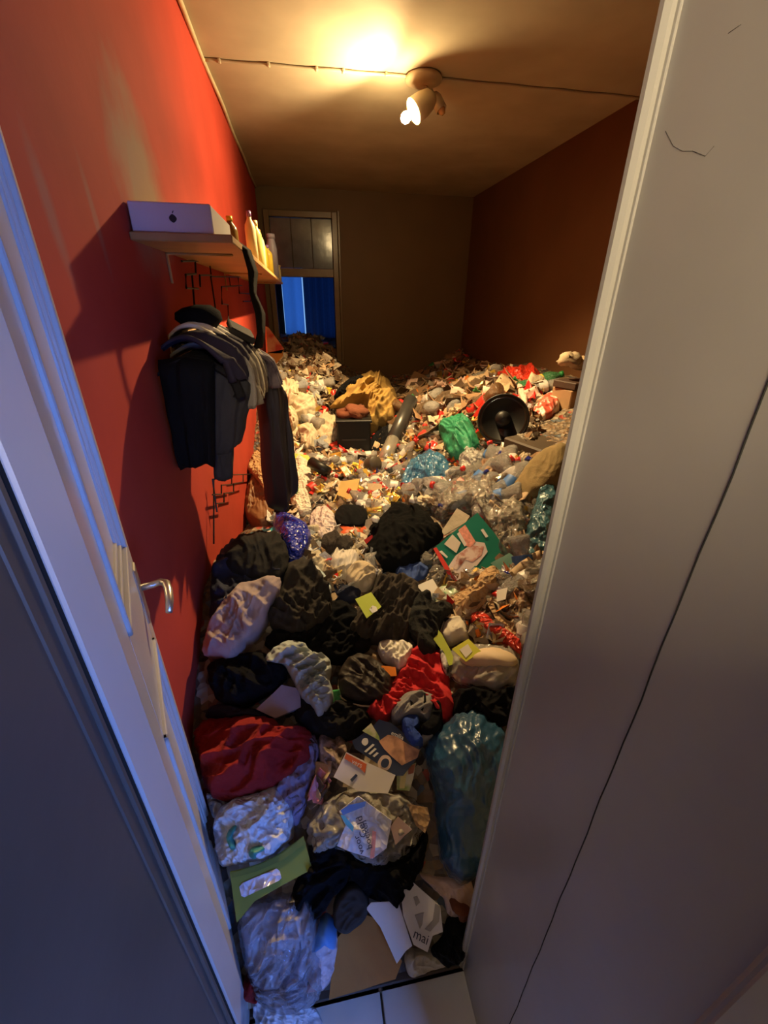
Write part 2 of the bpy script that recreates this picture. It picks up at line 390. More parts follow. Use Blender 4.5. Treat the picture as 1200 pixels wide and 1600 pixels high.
for a, b in ((.22, .98), (1.22, 1.98)):
    for q, (dd, pr) in enumerate(((.0, -.006), (.014, .002), (.028, .007))):
        mb = MB(); x0, x1, z0, z1 = ST + dd, LW - ST - dd, a + dd, b - dd; wd = .011
        mb.box(x0, x0 + wd, pr, .02, z0, z1, .002).box(x1 - wd, x1, pr, .02, z0, z1, .002).box(x0, x1, pr, .02, z0, z0 + wd, .002).box(x0, x1, pr, .02, z1 - wd, z1, .002)
        dpart('moulding', mb)
# lever handle
chrome = mat('brushed_handle_metal', (.62, .60, .55), rough=.3, metal=.9, var=.05)
hz = at_y(232, 912, .88)[2] - .012
hx = LW - .05
rose = dpart('rosette', MB().box(hx - .022, hx + .022, -.005, .002, hz - .09, hz + .06, .003), chrome)
lev = MB(); pts = [(hx, 0, hz), (hx, -.03, hz), (hx, -.045, hz + .002), (hx - .012, -.056, hz + .002), (hx - .04, -.058, hz), (hx - .07, -.056, hz - .007), (hx - .095, -.05, hz - .02)]
lev.tube(pts, .008, 10, radii=[.008, .008, .008, .009, .009, .0085, .007])
dpart('lever', lev, chrome, rose).data.polygons.foreach_set('use_smooth', [True] * len(lev.F))

# ------------------------------------------------------------------ ceiling lamp
lamp = empty('ceiling_spotlight'); tag(lamp, 'round ceiling spotlight with one lit bulb and an unlit smaller head', 'lamp')
LB = at_h(662, 118, ZC)
BP = at_y(636, 182, LB[1] - .10)                       # bulb
lm = mat('aged_cream_lamp_metal', (.42, .33, .20), rough=.35, spec=.6)
MB().lathe([(.0, 0), (.105, 0), (.115, -.012), (.11, -.03), (.07, -.045), (.0, -.047)], 28, LB).build('ceiling_rose', lm, lamp, True)
def oriented(mb, name, mt, loc, axis, parent):
    o = mb.build(name, mt, None, True); z = Vector(axis).normalized(); q = Vector((0, 0, 1)).rotation_difference(z)
    if loc is not None: o.matrix_world = Matrix.Translation(Vector(loc)) @ q.to_matrix().to_4x4()
    o.parent = parent; return o
AX = np.array([-.82, -.12, -.55]); AX /= np.linalg.norm(AX)
hd_ = oriented(MB().lathe([(.0, -.20), (.035, -.20), (.055, -.17), (.066, -.12), (.070, -.05), (.066, -.05), (.06, -.12), (.045, -.16), (.0, -.165)], 24), 'lamp_head', lm, BP, AX, lamp)
bulb = oriented(MB().lathe([(.0, -.06), (.012, -.055), (.014, -.03), (.024, -.012), (.03, .008), (.026, .026), (.014, .038), (.0, .041)], 18), 'bulb',
                mat('lit_bulb', (1, .9, .7), emit=(1.0, .72, .34), estr=BULB_STRENGTH, var=0), None, AX, hd_)
sl = bpy.data.lights.new('spot_beam', 'SPOT'); sl.energy = SPOT_WATTS; sl.color = (1.0, .69, .32); sl.spot_size = math.radians(134); sl.spot_blend = .75; sl.shadow_soft_size = .02
so = bpy.data.objects.new('spot_beam', sl); COL.objects.link(so)
SD = Vector((-.05, -.16, -1.0)).normalized()
so.matrix_world = Matrix.Translation(Vector(BP + AX * .06)) @ Vector((0, 0, -1)).rotation_difference(SD).to_matrix().to_4x4(); so.parent = lamp
MB().tube([LB - [0, 0, .04], LB - [0.0, 0, .09], BP - AX * .19 + [0, 0, .03], BP - AX * .17], .011, 8).build('arm', lm, lamp, True)
sl = bpy.data.lights.new('side_beam', 'SPOT'); sl.energy = SIDE_WATTS; sl.color = (1.0, .72, .37); sl.spot_size = math.radians(150); sl.spot_blend = .5; sl.shadow_soft_size = .02
so = bpy.data.objects.new('side_beam', sl); COL.objects.link(so)
so.matrix_world = Matrix.Translation(Vector(BP + AX * .062)) @ Vector((0, 0, -1)).rotation_difference(Vector((-1, -.22, .10)).normalized()).to_matrix().to_4x4(); so.parent = lamp
L2 = at_y(690, 172, LB[1] + .02)
A2 = np.array([.45, -.25, -.8]); A2 /= np.linalg.norm(A2)
MB().tube([LB - [0, 0, .04], LB + [.06, 0, -.09], L2 - A2 * .1], .011, 8).build('arm', lm, lamp, True)
h2_ = oriented(MB().lathe([(.0, -.10), (.02, -.10), (.034, -.07), (.036, .0), (.033, .0), (.03, -.06), (.0, -.07)], 18), 'lamp_head', lm, L2, A2, lamp)
oriented(MB().lathe([(.0, -.04), (.018, -.02), (.024, .005), (.014, .024), (.0, .027)], 14), 'bulb', mat('unlit_amber_bulb', (.5, .28, .12), rough=.15), None, A2, h2_)
# surface cable with clips running both ways along the ceiling
cab = empty('ceiling_cable'); tag(cab, 'thin painted cable clipped across the ceiling to the spotlight', 'cable')
yc = at_h(320, 90, ZC)[1]
def cy(x): return yc + (LB[1] - yc) * min(1.0, (x - XL) / (LB[0] - XL)) + .004 * math.sin(x * 17)
MB().tube([(x, cy(x), ZC - .009) for x in np.linspace(XL, LB[0], 30)], .009, 6).build('conduit', ceil_m, cab, True)
MB().tube([(x, cy(x), ZC - .007) for x in np.linspace(LB[0], XR, 30)], .008, 6).build('conduit', ceil_m, cab, True)
cd_ = cab.children[0]
for x in (-.38, -.1, .18, .34, .6): MB().box(x - .008, x + .008, cy(x) - .014, cy(x) + .014, ZC - .02, ZC, .003).build('clip', ceil_m, cd_)

# ------------------------------------------------------------------ the heap: ground shape from sight lines
CTRL = [(520,1565,.02),(620,1535,.02),(715,1505,.02),(430,1590,.04),(400,1480,.12),(500,1450,.14),(600,1430,.14),(690,1430,.12),
 (380,1380,.22),(440,1350,.24),(560,1330,.27),(680,1300,.28),(740,1300,.28),(345,1280,.30),(420,1270,.33),(560,1250,.36),(740,1180,.42),
 (320,1170,.32),(400,1150,.40),(480,1130,.40),(600,1150,.41),(700,1080,.45),(340,1040,.48),(420,1000,.57),(500,1050,.48),(600,1000,.48),
 (700,1000,.50),(800,1050,.55),(345,880,.71),(400,860,.72),(430,900,.68),(500,920,.58),(600,900,.52),(700,900,.55),(820,930,.62),
 (390,825,.42),(450,830,.53),(550,830,.55),(640,800,.58),(740,830,.60),(830,850,.66),(420,760,.5),(480,760,.52),(540,760,.52),(600,750,.52),
 (680,740,.60),(760,740,.70),(850,760,.80),(440,690,.66),(480,700,.6),(530,710,.55),(570,720,.50),(610,700,.55),(700,680,.75),(790,690,.85),
 (860,700,.95),(440,610,.98),(480,640,.82),(520,660,.65),(600,640,.60),(660,640,.78),(740,620,.94),(830,620,1.02),(890,600,1.10),
 (440,560,1.14),(475,526,1.24),(512,556,1.20),(560,598,.64),(620,602,.58),(650,590,.68),(680,575,.80),(735,550,1.03),(790,578,1.06)]
CP = [tuple(at_h(u, v, h)[:2]) + (h,) for u, v, h in CTRL]
CP += [(2.3, 1.2, .85), (2.3, .6, .75), (1.2, .6, .5), (.6, .6, .3), (2.3, 6.5, 1.1), (2.3, 4.5, 1.12), (XL, 2.3, .42), (XL, 2.62, .33), (XL, 3.25, .46), (XL, 3.9, .74), (XL, 4.6, .95), (-.45, 5.5, 1.12),
       (-.3, 8.4, 1.15), (.5, 8.4, 1.1), (1.5, 8.4, 1.0), (-.45, .6, .12), (0, .45, .0), (.3, .45, 0), (-.25, .45, .02), (1.0, 3.6, .66)]
CP = np.array(CP)
_D = np.linalg.norm(CP[:, None, :2] - CP[None, :, :2], axis=2)
_W = np.linalg.solve(np.vstack([np.hstack([_D - np.eye(len(CP)) * .03, np.ones((len(CP), 1))]), np.append(np.ones(len(CP)), 0)[None]]), np.append(CP[:, 2], 0))
GX0, GX1, GY0, GY1, GS = XL, XR, .40, 8.5, .02
gxs = np.arange(GX0, GX1 + GS, GS); gys = np.arange(GY0, GY1 + GS, GS)
_P = np.stack(np.meshgrid(gxs, gys, indexing='ij'), -1).reshape(-1, 2)
_hh = np.concatenate([np.linalg.norm(c[:, None] - CP[None, :, :2], axis=2) @ _W[:-1] + _W[-1] for c in np.array_split(_P, 40)])
HG = np.clip(_hh, 0.0, 1.35).reshape(len(gxs), len(gys))
def heap(x, y):
    fx = np.clip((np.asarray(x, float) - GX0) / GS, 0, len(gxs) - 1.001); fy = np.clip((np.asarray(y, float) - GY0) / GS, 0, len(gys) - 1.001)
    i = fx.astype(int); j = fy.astype(int); a = fx - i; b = fy - j
    return HG[i, j] * (1 - a) * (1 - b) + HG[i + 1, j] * a * (1 - b) + HG[i, j + 1] * (1 - a) * b + HG[i + 1, j + 1] * a * b
def hnorm(x, y, e=.05):
    gx = (heap(x + e, y) - heap(x - e, y)) / (2 * e); gy = (heap(x, y + e) - heap(x, y - e)) / (2 * e)
    n = np.stack([-gx, -gy, np.ones_like(gx)], -1); return n / np.linalg.norm(n, axis=-1, keepdims=True)
TS = np.concatenate([np.arange(.42, 1.6, .01), np.arange(1.6, 8.4, .03)])
def cast(uv):
    """where the sight line through each pixel meets the heap"""
    d = world_dir(uv); d = d / d[:, 1:2]
    hit = np.full(len(d), 8.3); done = np.zeros(len(d), bool); prev = np.full(len(d), .42)
    for t in TS:
        p = EYE + d * t
        z = heap(np.clip(p[:, 0], XL, XR), p[:, 1])
        h = (~done) & (p[:, 2] < z)
        hit[h] = t; done |= h
        if done.all(): break
    lo = np.maximum(hit - .03, .40); hi = hit.copy()
    for _ in range(12):
        mid = (lo + hi) / 2; p = EYE + d * mid[:, None]; below = p[:, 2] < heap(np.clip(p[:, 0], XL, XR), p[:, 1])
        hi = np.where(below, mid, hi); lo = np.where(below, lo, mid)
    return EYE + d * hi[:, None]
def to_eye(p):
    v = EYE - p; return v / np.linalg.norm(v, axis=-1, keepdims=True)

# ---- the packed litter beneath everything
litter = bpy.data.materials.new('packed_litter'); litter.use_nodes = True
nt = litter.node_tree; N = nt.nodes; L = nt.links; bs = N['Principled BSDF']; bs.inputs['Roughness'].default_value = .6
tc = N.new('ShaderNodeTexCoord'); vo = N.new('ShaderNodeTexVoronoi'); vo.inputs['Scale'].default_value = 34; L.new(tc.outputs['Object'], vo.inputs['Vector'])
sx = N.new('ShaderNodeSeparateColor'); L.new(vo.outputs['Color'], sx.inputs[0])
cr = N.new('ShaderNodeValToRGB'); cr.color_ramp.interpolation = 'CONSTANT'
LC = [(0, (.10, .07, .04)), (.18, (.16, .10, .055)), (.34, (.05, .035, .025)), (.48, (.22, .16, .10)), (.6, (.20, .12, .06)), (.7, (.10, .07, .05)), (.8, (.30, .05, .03)), (.85, (.30, .25, .18)), (.94, (.08, .10, .12))]
els = cr.color_ramp.elements
els[0].position = 0; els[0].color = LC[0][1] + (1,); els[1].position = LC[1][0]; els[1].color = LC[1][1] + (1,)
for p, c in LC[2:]: e = els.new(p); e.color = c + (1,)
L.new(sx.outputs[0], cr.inputs[0]); L.new(cr.outputs[0], bs.inputs['Base Color'])
bp = N.new('ShaderNodeBump'); bp.inputs['Strength'].default_value = .8; bp.inputs['Distance'].default_value = .02; L.new(vo.outputs['Distance'], bp.inputs['Height']); L.new(bp.outputs['Normal'], bs.inputs['Normal'])
sel = (gys >= .45)
xs_, ys_ = gxs[::2], gys[sel][::2]
PP = np.stack(np.meshgrid(xs_, ys_, indexing='ij'), -1).reshape(-1, 2)
zz = heap(PP[:, 0], PP[:, 1]); bum = .035 * noise(PP * 7, 1) + .03 * noise(PP * 15, 2) - .012
zz = np.maximum(zz + bum * np.clip(zz * 6, 0, 1), 0.001)
nx_, ny_ = len(xs_), len(ys_)
F = [(i * ny_ + j, (i + 1) * ny_ + j, (i + 1) * ny_ + j + 1, i * ny_ + j + 1) for i in range(nx_ - 1) for j in range(ny_ - 1)]
hp = mk('rubbish_mound', np.column_stack([PP, zz]), F, litter); hp['kind'] = 'stuff'
hp['label'] = 'densely packed brownish rubbish forming the mound under everything'; hp['category'] = 'rubbish'

# ---- builders that lay things on the heap
def resample(poly, n, smooth):
    P = np.array(poly, float); k = len(P); out = []
    if smooth:
        ts = np.linspace(0, k, n, endpoint=False)
        for t in ts:
            i = int(t); f = t - i; p0, p1, p2, p3 = P[(i - 1) % k], P[i % k], P[(i + 1) % k], P[(i + 2) % k]
            out.append(.5 * ((2 * p1) + (-p0 + p2) * f + (2 * p0 - 5 * p1 + 4 * p2 - p3) * f * f + (-p0 + 3 * p1 - 3 * p2 + p3) * f ** 3))
    else:
        m = max(2, n // k)
        for i in range(k):
            for j in range(m): out.append(P[i] + (P[(i + 1) % k] - P[i]) * j / m)
    return np.array(out)
_seed = [0]; TAKEN = []
def folds_of(q, kind, seed, ang, fr):
    """height pattern (0..1-ish) for cloth or crumpled film over local metres q"""
    c, s = math.cos(ang), math.sin(ang); a = q @ np.array([[c, -s], [s, c]])
    if kind == 'cloth':
        k = fr / 8; wq = a + .05 * np.stack([noise(q * 5, seed + 9), noise(q * 5, seed + 13)], 1)
        def ridge(f0, f1, s_, pw_): return np.clip(1 - 2.6 * np.abs(noise(wq * np.array([[f0, f1]]) * k, s_)), 0, 1) ** pw_
        b_ = wq @ np.array([[.5, -.87], [.87, .5]])
        r3 = np.clip(1 - 2.6 * np.abs(noise(b_ * np.array([[15, 5]]) * k, seed + 21)), 0, 1) ** 1.6
        return .9 * ridge(9, 2.6, seed, 1.1) + .45 * ridge(22, 6, seed + 4, 1.5) + .45 * r3 + .7 * noise(q * 6, seed + 5) + .12 * noise(q * 60, seed + 6)
    if kind == 'bag':
        k = fr / 8; wq = a + .05 * np.stack([noise(q * 6, seed + 9), noise(q * 6, seed + 13)], 1); b_ = wq @ np.array([[.34, -.94], [.94, .34]])
        def rg(x, f0, f1, s_): return np.clip(1 - 2.6 * np.abs(noise(x * np.array([[f0, f1]]) * k, s_)), 0, 1)
        return .7 * rg(wq, 9, 4, seed) + .45 * rg(b_, 20, 7, seed + 4) + .3 * rg(wq, 38, 16, seed + 7) + .6 * noise(q * 7, seed + 5) - .35
    return noise(q * fr, seed) + .5 * noise(q * fr * 2.3, seed + 2)
def patch(name, poly, mt, th=.04, amp=.015, kind='cloth', fr=8.0, nb=110, rings=28, smooth=True, base='heap', lift=0.0, ang=None, parent=None, tilt=.35, plane=None, pw=2.2, sink=.02, centre=None, solid=True):
    _seed[0] += 1; sd = _seed[0]
    if ang is None: ang = (sd * 1.37) % math.pi
    B = resample(poly, nb, smooth); nb = len(B)
    if parent is None and mt.name not in ('clear_film', 'cloudy_clear_film', 'streaky_clear_film', 'brownish_film', 'amber_film'): _c = np.array(poly, float).mean(0); TAKEN.append([tuple(_c + (np.array(p) - _c) * 1.12) for p in poly])
    c = np.array(centre, float) if centre is not None else np.array(poly, float).mean(0)
    rr = np.linspace(0, 1, rings + 1)[1:] ** .85
    if base == 'heap' and smooth:
        wb_ = 1 + .07 * noise(B * .045, sd) + .05 * noise(B * .12, sd + 1); B = c + (B - c) * wb_[:, None]
    U = np.vstack([c[None]] + [c + r * (B - c) for r in rr]); R = np.concatenate([[0]] + [np.full(nb, r) for r in rr])
    if base == 'heap':
        W = cast(U); 
        nn = hnorm(np.clip(W[:, 0], XL, XR), W[:, 1], .08); n = nn * (1 - tilt) + to_eye(W) * tilt; n /= np.linalg.norm(n, axis=1, keepdims=True)
        pl = None
    else:
        if plane is None:
            o = cast(c[None])[0]; nn = hnorm(o[:1], o[1:2], .12)[0] * (1 - tilt) + to_eye(o) * tilt; nn /= np.linalg.norm(nn); o = o + nn * lift
        else: o, nn = plane; o = o + nn * lift
        d = world_dir(U); t = ((o - EYE) @ nn) / (d @ nn); W = EYE + d * t[:, None]; n = np.repeat(nn[None], len(W), 0); pl = (o, nn)
    W[:, 0] = np.clip(W[:, 0], XL + .012, XR - .012)
    sc = np.linalg.norm(W[0] - EYE) / FPX; q = (U - c) * sc
    pat = folds_of(q, kind, sd, ang, fr)
    if base == 'heap':
        hgt = lift + th * np.sqrt(np.clip(1 - R ** pw, 0, 1)) + amp * pat * np.clip(1 - R ** 9, 0.25, 1); hgt[R >= .999] = -sink
    else: hgt = amp * pat
    top = W + n * hgt[:, None]
    if base == 'heap': top[:, 0] = np.clip(top[:, 0], XL + .006, XR - .006)
    F = []
    for k in range(nb): F.append((0, 1 + k, 1 + (k + 1) % nb))
    for j in range(rings - 1):
        a = 1 + j * nb; b = a + nb
        for k in range(nb): F.append((a + k, b + k, b + (k + 1) % nb, a + (k + 1) % nb))
    V = list(top)
    if solid:      # underside
        k0 = len(V); bot = W[-nb:] - n[-nb:] * (sink + .01 if base == 'heap' else th); V += list(bot); V.append(W[0] - n[0] * (sink + .01 if base == 'heap' else th))
        a = 1 + (rings - 1) * nb
        for k in range(nb): F.append((a + k, k0 + k, k0 + (k + 1) % nb, a + (k + 1) % nb)); F.append((k0 + nb, k0 + (k + 1) % nb, k0 + k))
    # faces outward: flip if first normal looks away from the eye
    v0, v1, v2 = (np.array(V[i]) for i in F[0])
    if np.dot(np.cross(v1 - v0, v2 - v0), n[0]) < 0: F = [f[::-1] for f in F]
    o_ = mk(name, V, F, mt, parent, True)
    if base != 'heap' : smooth_angle(o_, 40)
    return (o_, pl)
def cloth(name, label, cat, poly, mt, th=.05, amp=.02, **k):
    k['fr'] = k.get('fr', 8) * 1.35
    return tag(patch(name, poly, mt, th * .5, amp * 2.0, 'cloth', **k)[0], label, cat)
def bag(name, label, cat, poly, mt, th=.05, amp=.014, **k):
    return tag(patch(name, poly, mt, th * .7, amp * 1.5, 'bag', **k)[0], label, cat)
def flat(name, label, cat, poly, mt, th=.004, lift=.03, amp=.002, fr=6, **k):
    o, pl = patch(name, poly, mt, th, amp, 'flat', fr=fr, smooth=False, base='plane', lift=lift, rings=5, nb=48, **k)
    if label: tag(o, label, cat)
    return o, pl
def onto(name, poly, mt, parent, plane, up=.0025, th=.0015, label=None, smooth=False, nb=24):
    o, _ = patch(name, poly, mt, th, 0, 'flat', smooth=smooth, base='plane', lift=up, rings=2, nb=nb, parent=parent, plane=plane)
    if label: o['label'] = label
    return o
def frame_on(plane, u, v, ang_to, up=.004):
    """matrix for lettering on a plane at pixel (u,v), reading towards pixel ang_to"""
    o, n = plane
    def hit(a, b): d = world_dir((a, b))[0]; return EYE + d * (((o + n * up - EYE) @ n) / (d @ n))
    p = hit(u, v); x = hit(*ang_to) - p; x /= np.linalg.norm(x); y = np.cross(n, x)
    M = Matrix.Identity(4)
    for i in range(3): M[i][0] = x[i]; M[i][1] = y[i]; M[i][2] = n[i]; M[i][3] = p[i]
    return M

# ---- materials of the rubbish
black = mat('black_cotton', (.006, .006, .007), rough=.95, spec=.08, bump=.2, bscale=150)
black2 = mat('faded_black_jersey', (.012, .011, .011), rough=.9, spec=.15, bump=.2, bscale=120)
charcoal = mat('charcoal_fabric', (.028, .026, .027), rough=.9, bump=.2, bscale=150)
navy = mat('navy_fabric', (.012, .015, .036), rough=.85, bump=.2, bscale=120)
brownk = mat('dark_brown_fleece', (.034, .025, .018), rough=.95, bump=.3, bscale=90)
mauve = mat('mauve_grey_cotton', (.30, .235, .24), rough=.9, bump=.15, bscale=140)
paleblue = mat('pale_grey_blue_cotton', (.34, .38, .38), rough=.9, bump=.15, bscale=140)
redfab = mat('red_fleece', (.21, .008, .008), rough=.95, bump=.3, bscale=110, var=.2)
redjer = mat('bright_red_jersey', (.50, .018, .022), rough=.85, bump=.15, bscale=140)
mustard = mat('mustard_towelling', (.34, .21, .055), rough=.95, bump=.4, bscale=90, var=.2)
beige = mat('beige_cotton', (.46, .37, .25), rough=.9, bump=.2, bscale=120)
cream = mat('cream_tissue', (.52, .44, .31), rough=.9, bump=.3, bscale=60)
kraft = mat('kraft_paper', (.42, .26, .12), rough=.7, crinkle=.8)
leather = mat('brown_leather', (.17, .075, .030), rough=.5, bump=.2, bscale=60)
card = mat('corrugated_card', (.36, .15, .03), rough=.8, bump=.15, bscale=50)
paper = mat('white_paper', (.66, .62, .55), rough=.8, var=.06)
whitebag = mat('white_carrier_film', (.62, .64, .68), rough=.35, spec=.6, crinkle=.8, var=.1)
clear = film('clear_film', (.80, .74, .64), .20, .08, .3, crs=12)
clear2 = film('cloudy_clear_film', (.70, .66, .58), .36, .1, .3, crs=12)
clearv = film('violet_tinted_film', (.40, .36, .60), .45)
bluebag = film('blue_rubbish_sack_film', (.018, .075, .15), .82, .3, .10)
bluebag2 = film('sky_blue_bag_film', (.05, .19, .36), .7, .15, .2)
tealbag = film('teal_grey_bag_film', (.05, .15, .20), .75, .15, .2)
greenbag = mat('green_carrier_film', (.02, .20, .095), rough=.6, spec=.35, crinkle=.2)
redbag = mat('red_carrier_film', (.55, .035, .015), rough=.3, spec=.6, crinkle=.8)
royal = mat('royal_blue_shiny_foil', (.015, .03, .36), rough=.2, spec=.8, crinkle=.8)
tealbox = mat('turquoise_print', (.04, .36, .40), rough=.35)
olive = mat('olive_green_card', (.16, .21, .035), rough=.6, var=.06)
lime = mat('lime_card', (.42, .50, .06), rough=.55, var=.05)
lime2 = mat('yellow_lime_card', (.55, .55, .05), rough=.5, var=.05)
greenprint = mat('bottle_green_print', (.012, .17, .115), rough=.3, spec=.5, var=.1)
redprint = mat('red_print', (.62, .05, .035), rough=.4, var=.1)
salmon = mat('salmon_print', (.72, .30, .22), rough=.45, var=.3, scale=60)
meat = mat('cooked_meat_print', (.45, .12, .08), rough=.45, col2=(.75, .60, .52), cscale=25)
plate = mat('pale_dish_print', (.68, .58, .54), rough=.4, var=.1)
navyprint = mat('navy_print', (.012, .02, .055), rough=.3, spec=.5, var=.1)
skinprint = mat('warm_photo_print', (.62, .33, .18), rough=.4, col2=(.25, .12, .07), cscale=22)
greenphoto = mat('leafy_photo_print', (.25, .34, .08), rough=.4, col2=(.55, .52, .35), cscale=25)
orange = mat('orange_plastic', (.70, .20, .02), rough=.4)
redpl = mat('red_plastic', (.55, .02, .015), rough=.3, spec=.6)
blackpl = mat('black_plastic', (.008, .0075, .007), rough=.45, spec=.3)
gloss = mat('smoked_dark_gloss', (.03, .022, .015), rough=.08, spec=.8, alpha=.85)
tubem = mat('dark_grey_tube_film', (.035, .033, .030), rough=.35, spec=.6)
silver = mat('silver_foil', (.45, .42, .36), rough=.25, metal=.6, bump=.3)
greysock = mat('mid_grey_knit', (.20, .19, .19), rough=.95, bump=.3, bscale=150)
blueknit = mat('deep_blue_knit', (.02, .05, .25), rough=.9, bump=.3, bscale=150)
olivefab = mat('olive_brown_upholstery', (.20, .145, .065), rough=.95, bump=.3, bscale=160)
rust = mat('rust_brown_fabric', (.16, .05, .022), rough=.9, bump=.2)
inkm = mat('black_ink', (.02, .02, .03), rough=.6, var=0)
whiteink = mat('white_ink', (.7, .68, .62), rough=.5, var=0)
peach = mat('peach_paper', (.60, .42, .34), rough=.8)

# ------------------------------------------------------------------ the near heap, from the doorway inwards
# foot of the heap
o, pl = flat('cardboard_box_flap', 'brown corrugated cardboard flap at the foot of the heap by the tiles', 'cardboard', [(514,1562),(524,1470),(560,1425),(590,1436),(628,1502),(618,1530)], card, th=.006, lift=.035, amp=.004)
sw_ = film('streaky_clear_film', (.70, .68, .76), .30, .09, .18, crs=10)
for _lb, _pl, _a, _l in (('crumpled clear plastic wrapping spilling over the tiles below the green envelope', [(378,1424),(420,1400),(462,1396),(480,1430),(470,1490),(440,1540),(400,1540),(380,1490)], .35, .03),
                         ('streaky clear plastic sheet folded beside the pink soft bottle', [(440,1420),(478,1405),(500,1440),(505,1500),(498,1562),(462,1578),(440,1545),(430,1480)], .2, .02),
                         ('loose clear film crumpled over the threshold beside the door frame', [(392,1520),(430,1500),(470,1520),(480,1565),(450,1585),(415,1575),(396,1550)], 1.2, .015)):
    tag(patch('plastic_wrap', _pl, sw_, .03, .03, 'cloth', fr=10, ang=_a, lift=_l, tilt=.6, nb=140, rings=32)[0], _lb, 'plastic wrap')
cloth('white_cloth', 'bluish white crumpled tissue under the clear plastic below the green envelope', 'tissue', [(380,1432),(430,1405),(475,1412),(488,1470),(480,1540),(440,1560),(400,1545),(382,1500)], mat('lilac_white_tissue', (.50, .48, .54), rough=.8), th=.03, amp=.014, fr=9)
bag('plastic_wrap', 'thin white plastic sheet trailing on the tiles beside the door frame', 'plastic wrap', [(395,1560),(430,1545),(470,1570),(500,1585),(500,1640),(420,1640),(398,1600)], whitebag, th=.02, amp=.012)
cloth('red_rag', 'small dark red rag wedged beside the door frame above the tiles', 'rag', [(382,1530),(396,1520),(408,1540),(404,1562),(390,1560)], redfab, th=.03, lift=.01, nb=40, rings=8)
p1 = bag('plastic_bottle', 'flattened pink and blue soft bottle lying beside the cardboard flap', 'bottle', [(478,1500),(488,1450),(505,1432),(524,1445),(528,1470),(520,1520),(500,1548),(482,1535)], mat('pinkish_film', (.55, .45, .47), rough=.35, crinkle=.7), th=.055, amp=.008, lift=.01)
patch('label', [(486,1478),(496,1440),(512,1428),(526,1448),(524,1470),(505,1462)], mat('sky_blue_label', (.10, .26, .55), rough=.4), .058, .006, 'bag', lift=.022, parent=p1, nb=40, rings=8)
cloth('black_jacket', 'soft black garment crumpled at the foot of the heap between green envelope and paper sheet', 'garment', [(450,1420),(462,1375),(482,1345),(485,1312),(520,1308),(560,1322),(545,1370),(520,1400),(500,1432),(470,1442)], black, th=.05, amp=.02)
cloth('black_trousers', 'black garment with rounded legs spread below the clear bag of packaging', 'garment', [(535,1335),(580,1340),(640,1325),(668,1298),(662,1345),(640,1380),(610,1408),(585,1402),(560,1385)], black, th=.06, amp=.022, lift=.01)
cloth('shoe_insole', 'black rounded shoe tip poking out under the black garment', 'shoe', [(520,1432),(526,1400),(548,1378),(575,1395),(570,1425),(545,1448),(528,1446)], mat('black_suede', (.035, .030, .026), rough=.95), th=.05, amp=.006, lift=.03, nb=48)
flat('paper_sheet', 'plain white paper sheet torn to a point over the cardboard flap', 'paper', [(572,1420),(580,1410),(622,1408),(632,1440),(644,1478),(634,1486),(620,1506),(594,1448)], paper, lift=.075, amp=.003, th=.002)
o, pl = flat('printed_sheet', 'white printed sheet with a faint grey drawing and a word', 'paper', [(624,1372),(640,1374),(688,1416),(692,1456),(676,1462),(668,1488),(646,1476),(630,1430)], paper, lift=.085, amp=.002, th=.002)
greyink = mat('grey_ink', (.33, .30, .26), rough=.7)
onto('print', [(646,1402),(652,1400),(656,1410),(650,1416)], greyink, o, pl); onto('print', [(648,1430),(662,1426),(660,1444),(656,1452)], greyink, o, pl)
onto('print', [(680,1412),(688,1416),(686,1440),(672,1456),(664,1452),(676,1440)], greyink, o, pl)
lettering('mai', .03, inkm, 'print', o, frame_on(pl, 658, 1464, (676, 1474)))
bag('peach_wrapper', 'pale peach paper wrapping beside the foot of the blue sack', 'wrapper', [(656,1366),(690,1372),(735,1376),(736,1420),(715,1432),(700,1428),(690,1400)], peach, th=.03, amp=.012)
bag('food_scrap', 'small rust coloured curled scrap in the peach wrapping', 'scrap', [(700,1402),(708,1396),(722,1404),(734,1414),(730,1426),(716,1424),(710,1412)], rust, th=.02, lift=.05, nb=32, rings=6)
cloth('black_fabric', 'black cloth bundled at the threshold beside the printed sheet', 'cloth', [(690,1462),(700,1436),(722,1432),(735,1450),(728,1490),(706,1502),(680,1500),(672,1484)], black2, th=.04)
bag('paper_strip', 'crumpled beige paper strip under the printed sheet at the threshold', 'paper', [(632,1490),(650,1482),(690,1490),(704,1504),(670,1516),(640,1524)], cream, th=.02, lift=.01)

# left foot: green envelope, white bag, violet bag, red blanket
o, pl = flat('green_envelope', 'olive green envelope with a clear address window', 'envelope', [(359,1362),(400,1352),(445,1330),(474,1306),(488,1358),(440,1384),(398,1408),(370,1442)], olive, lift=.085, amp=.003, th=.004, tilt=.6)
onto('window_film', [(374,1386),(378,1380),(432,1357),(437,1361),(440,1372),(436,1376),(382,1402),(377,1400)], film('envelope_window', (.66, .64, .74), .95, .12, .5, 60), o, pl, label='shiny clear address window')
onto('flap', [(361,1364),(400,1353),(445,1331),(474,1307),(478,1318),(440,1345),(400,1362),(363,1372)], mat('olive_flap', (.11, .155, .028), rough=.6), o, pl)
bag('clear_bag', 'violet tinted clear bag tucked under the red blanket', 'bag', [(470,1142),(488,1142),(500,1162),(494,1210),(478,1262),(462,1292),(446,1270),(430,1240),(450,1200)], clearv, th=.06, amp=.02)
b1 = bag('carrier_bag', 'knotted white carrier bag with green print below the red blanket', 'bag', [(338,1300),(346,1266),(372,1246),(410,1236),(434,1228),(452,1248),(462,1272),(456,1308),(436,1330),(404,1344),(376,1348),(352,1352),(342,1330)], mat('bluewhite_carrier', (.56, .60, .66), rough=.4, spec=.5, crinkle=.7), th=.085, amp=.026, lift=.01)
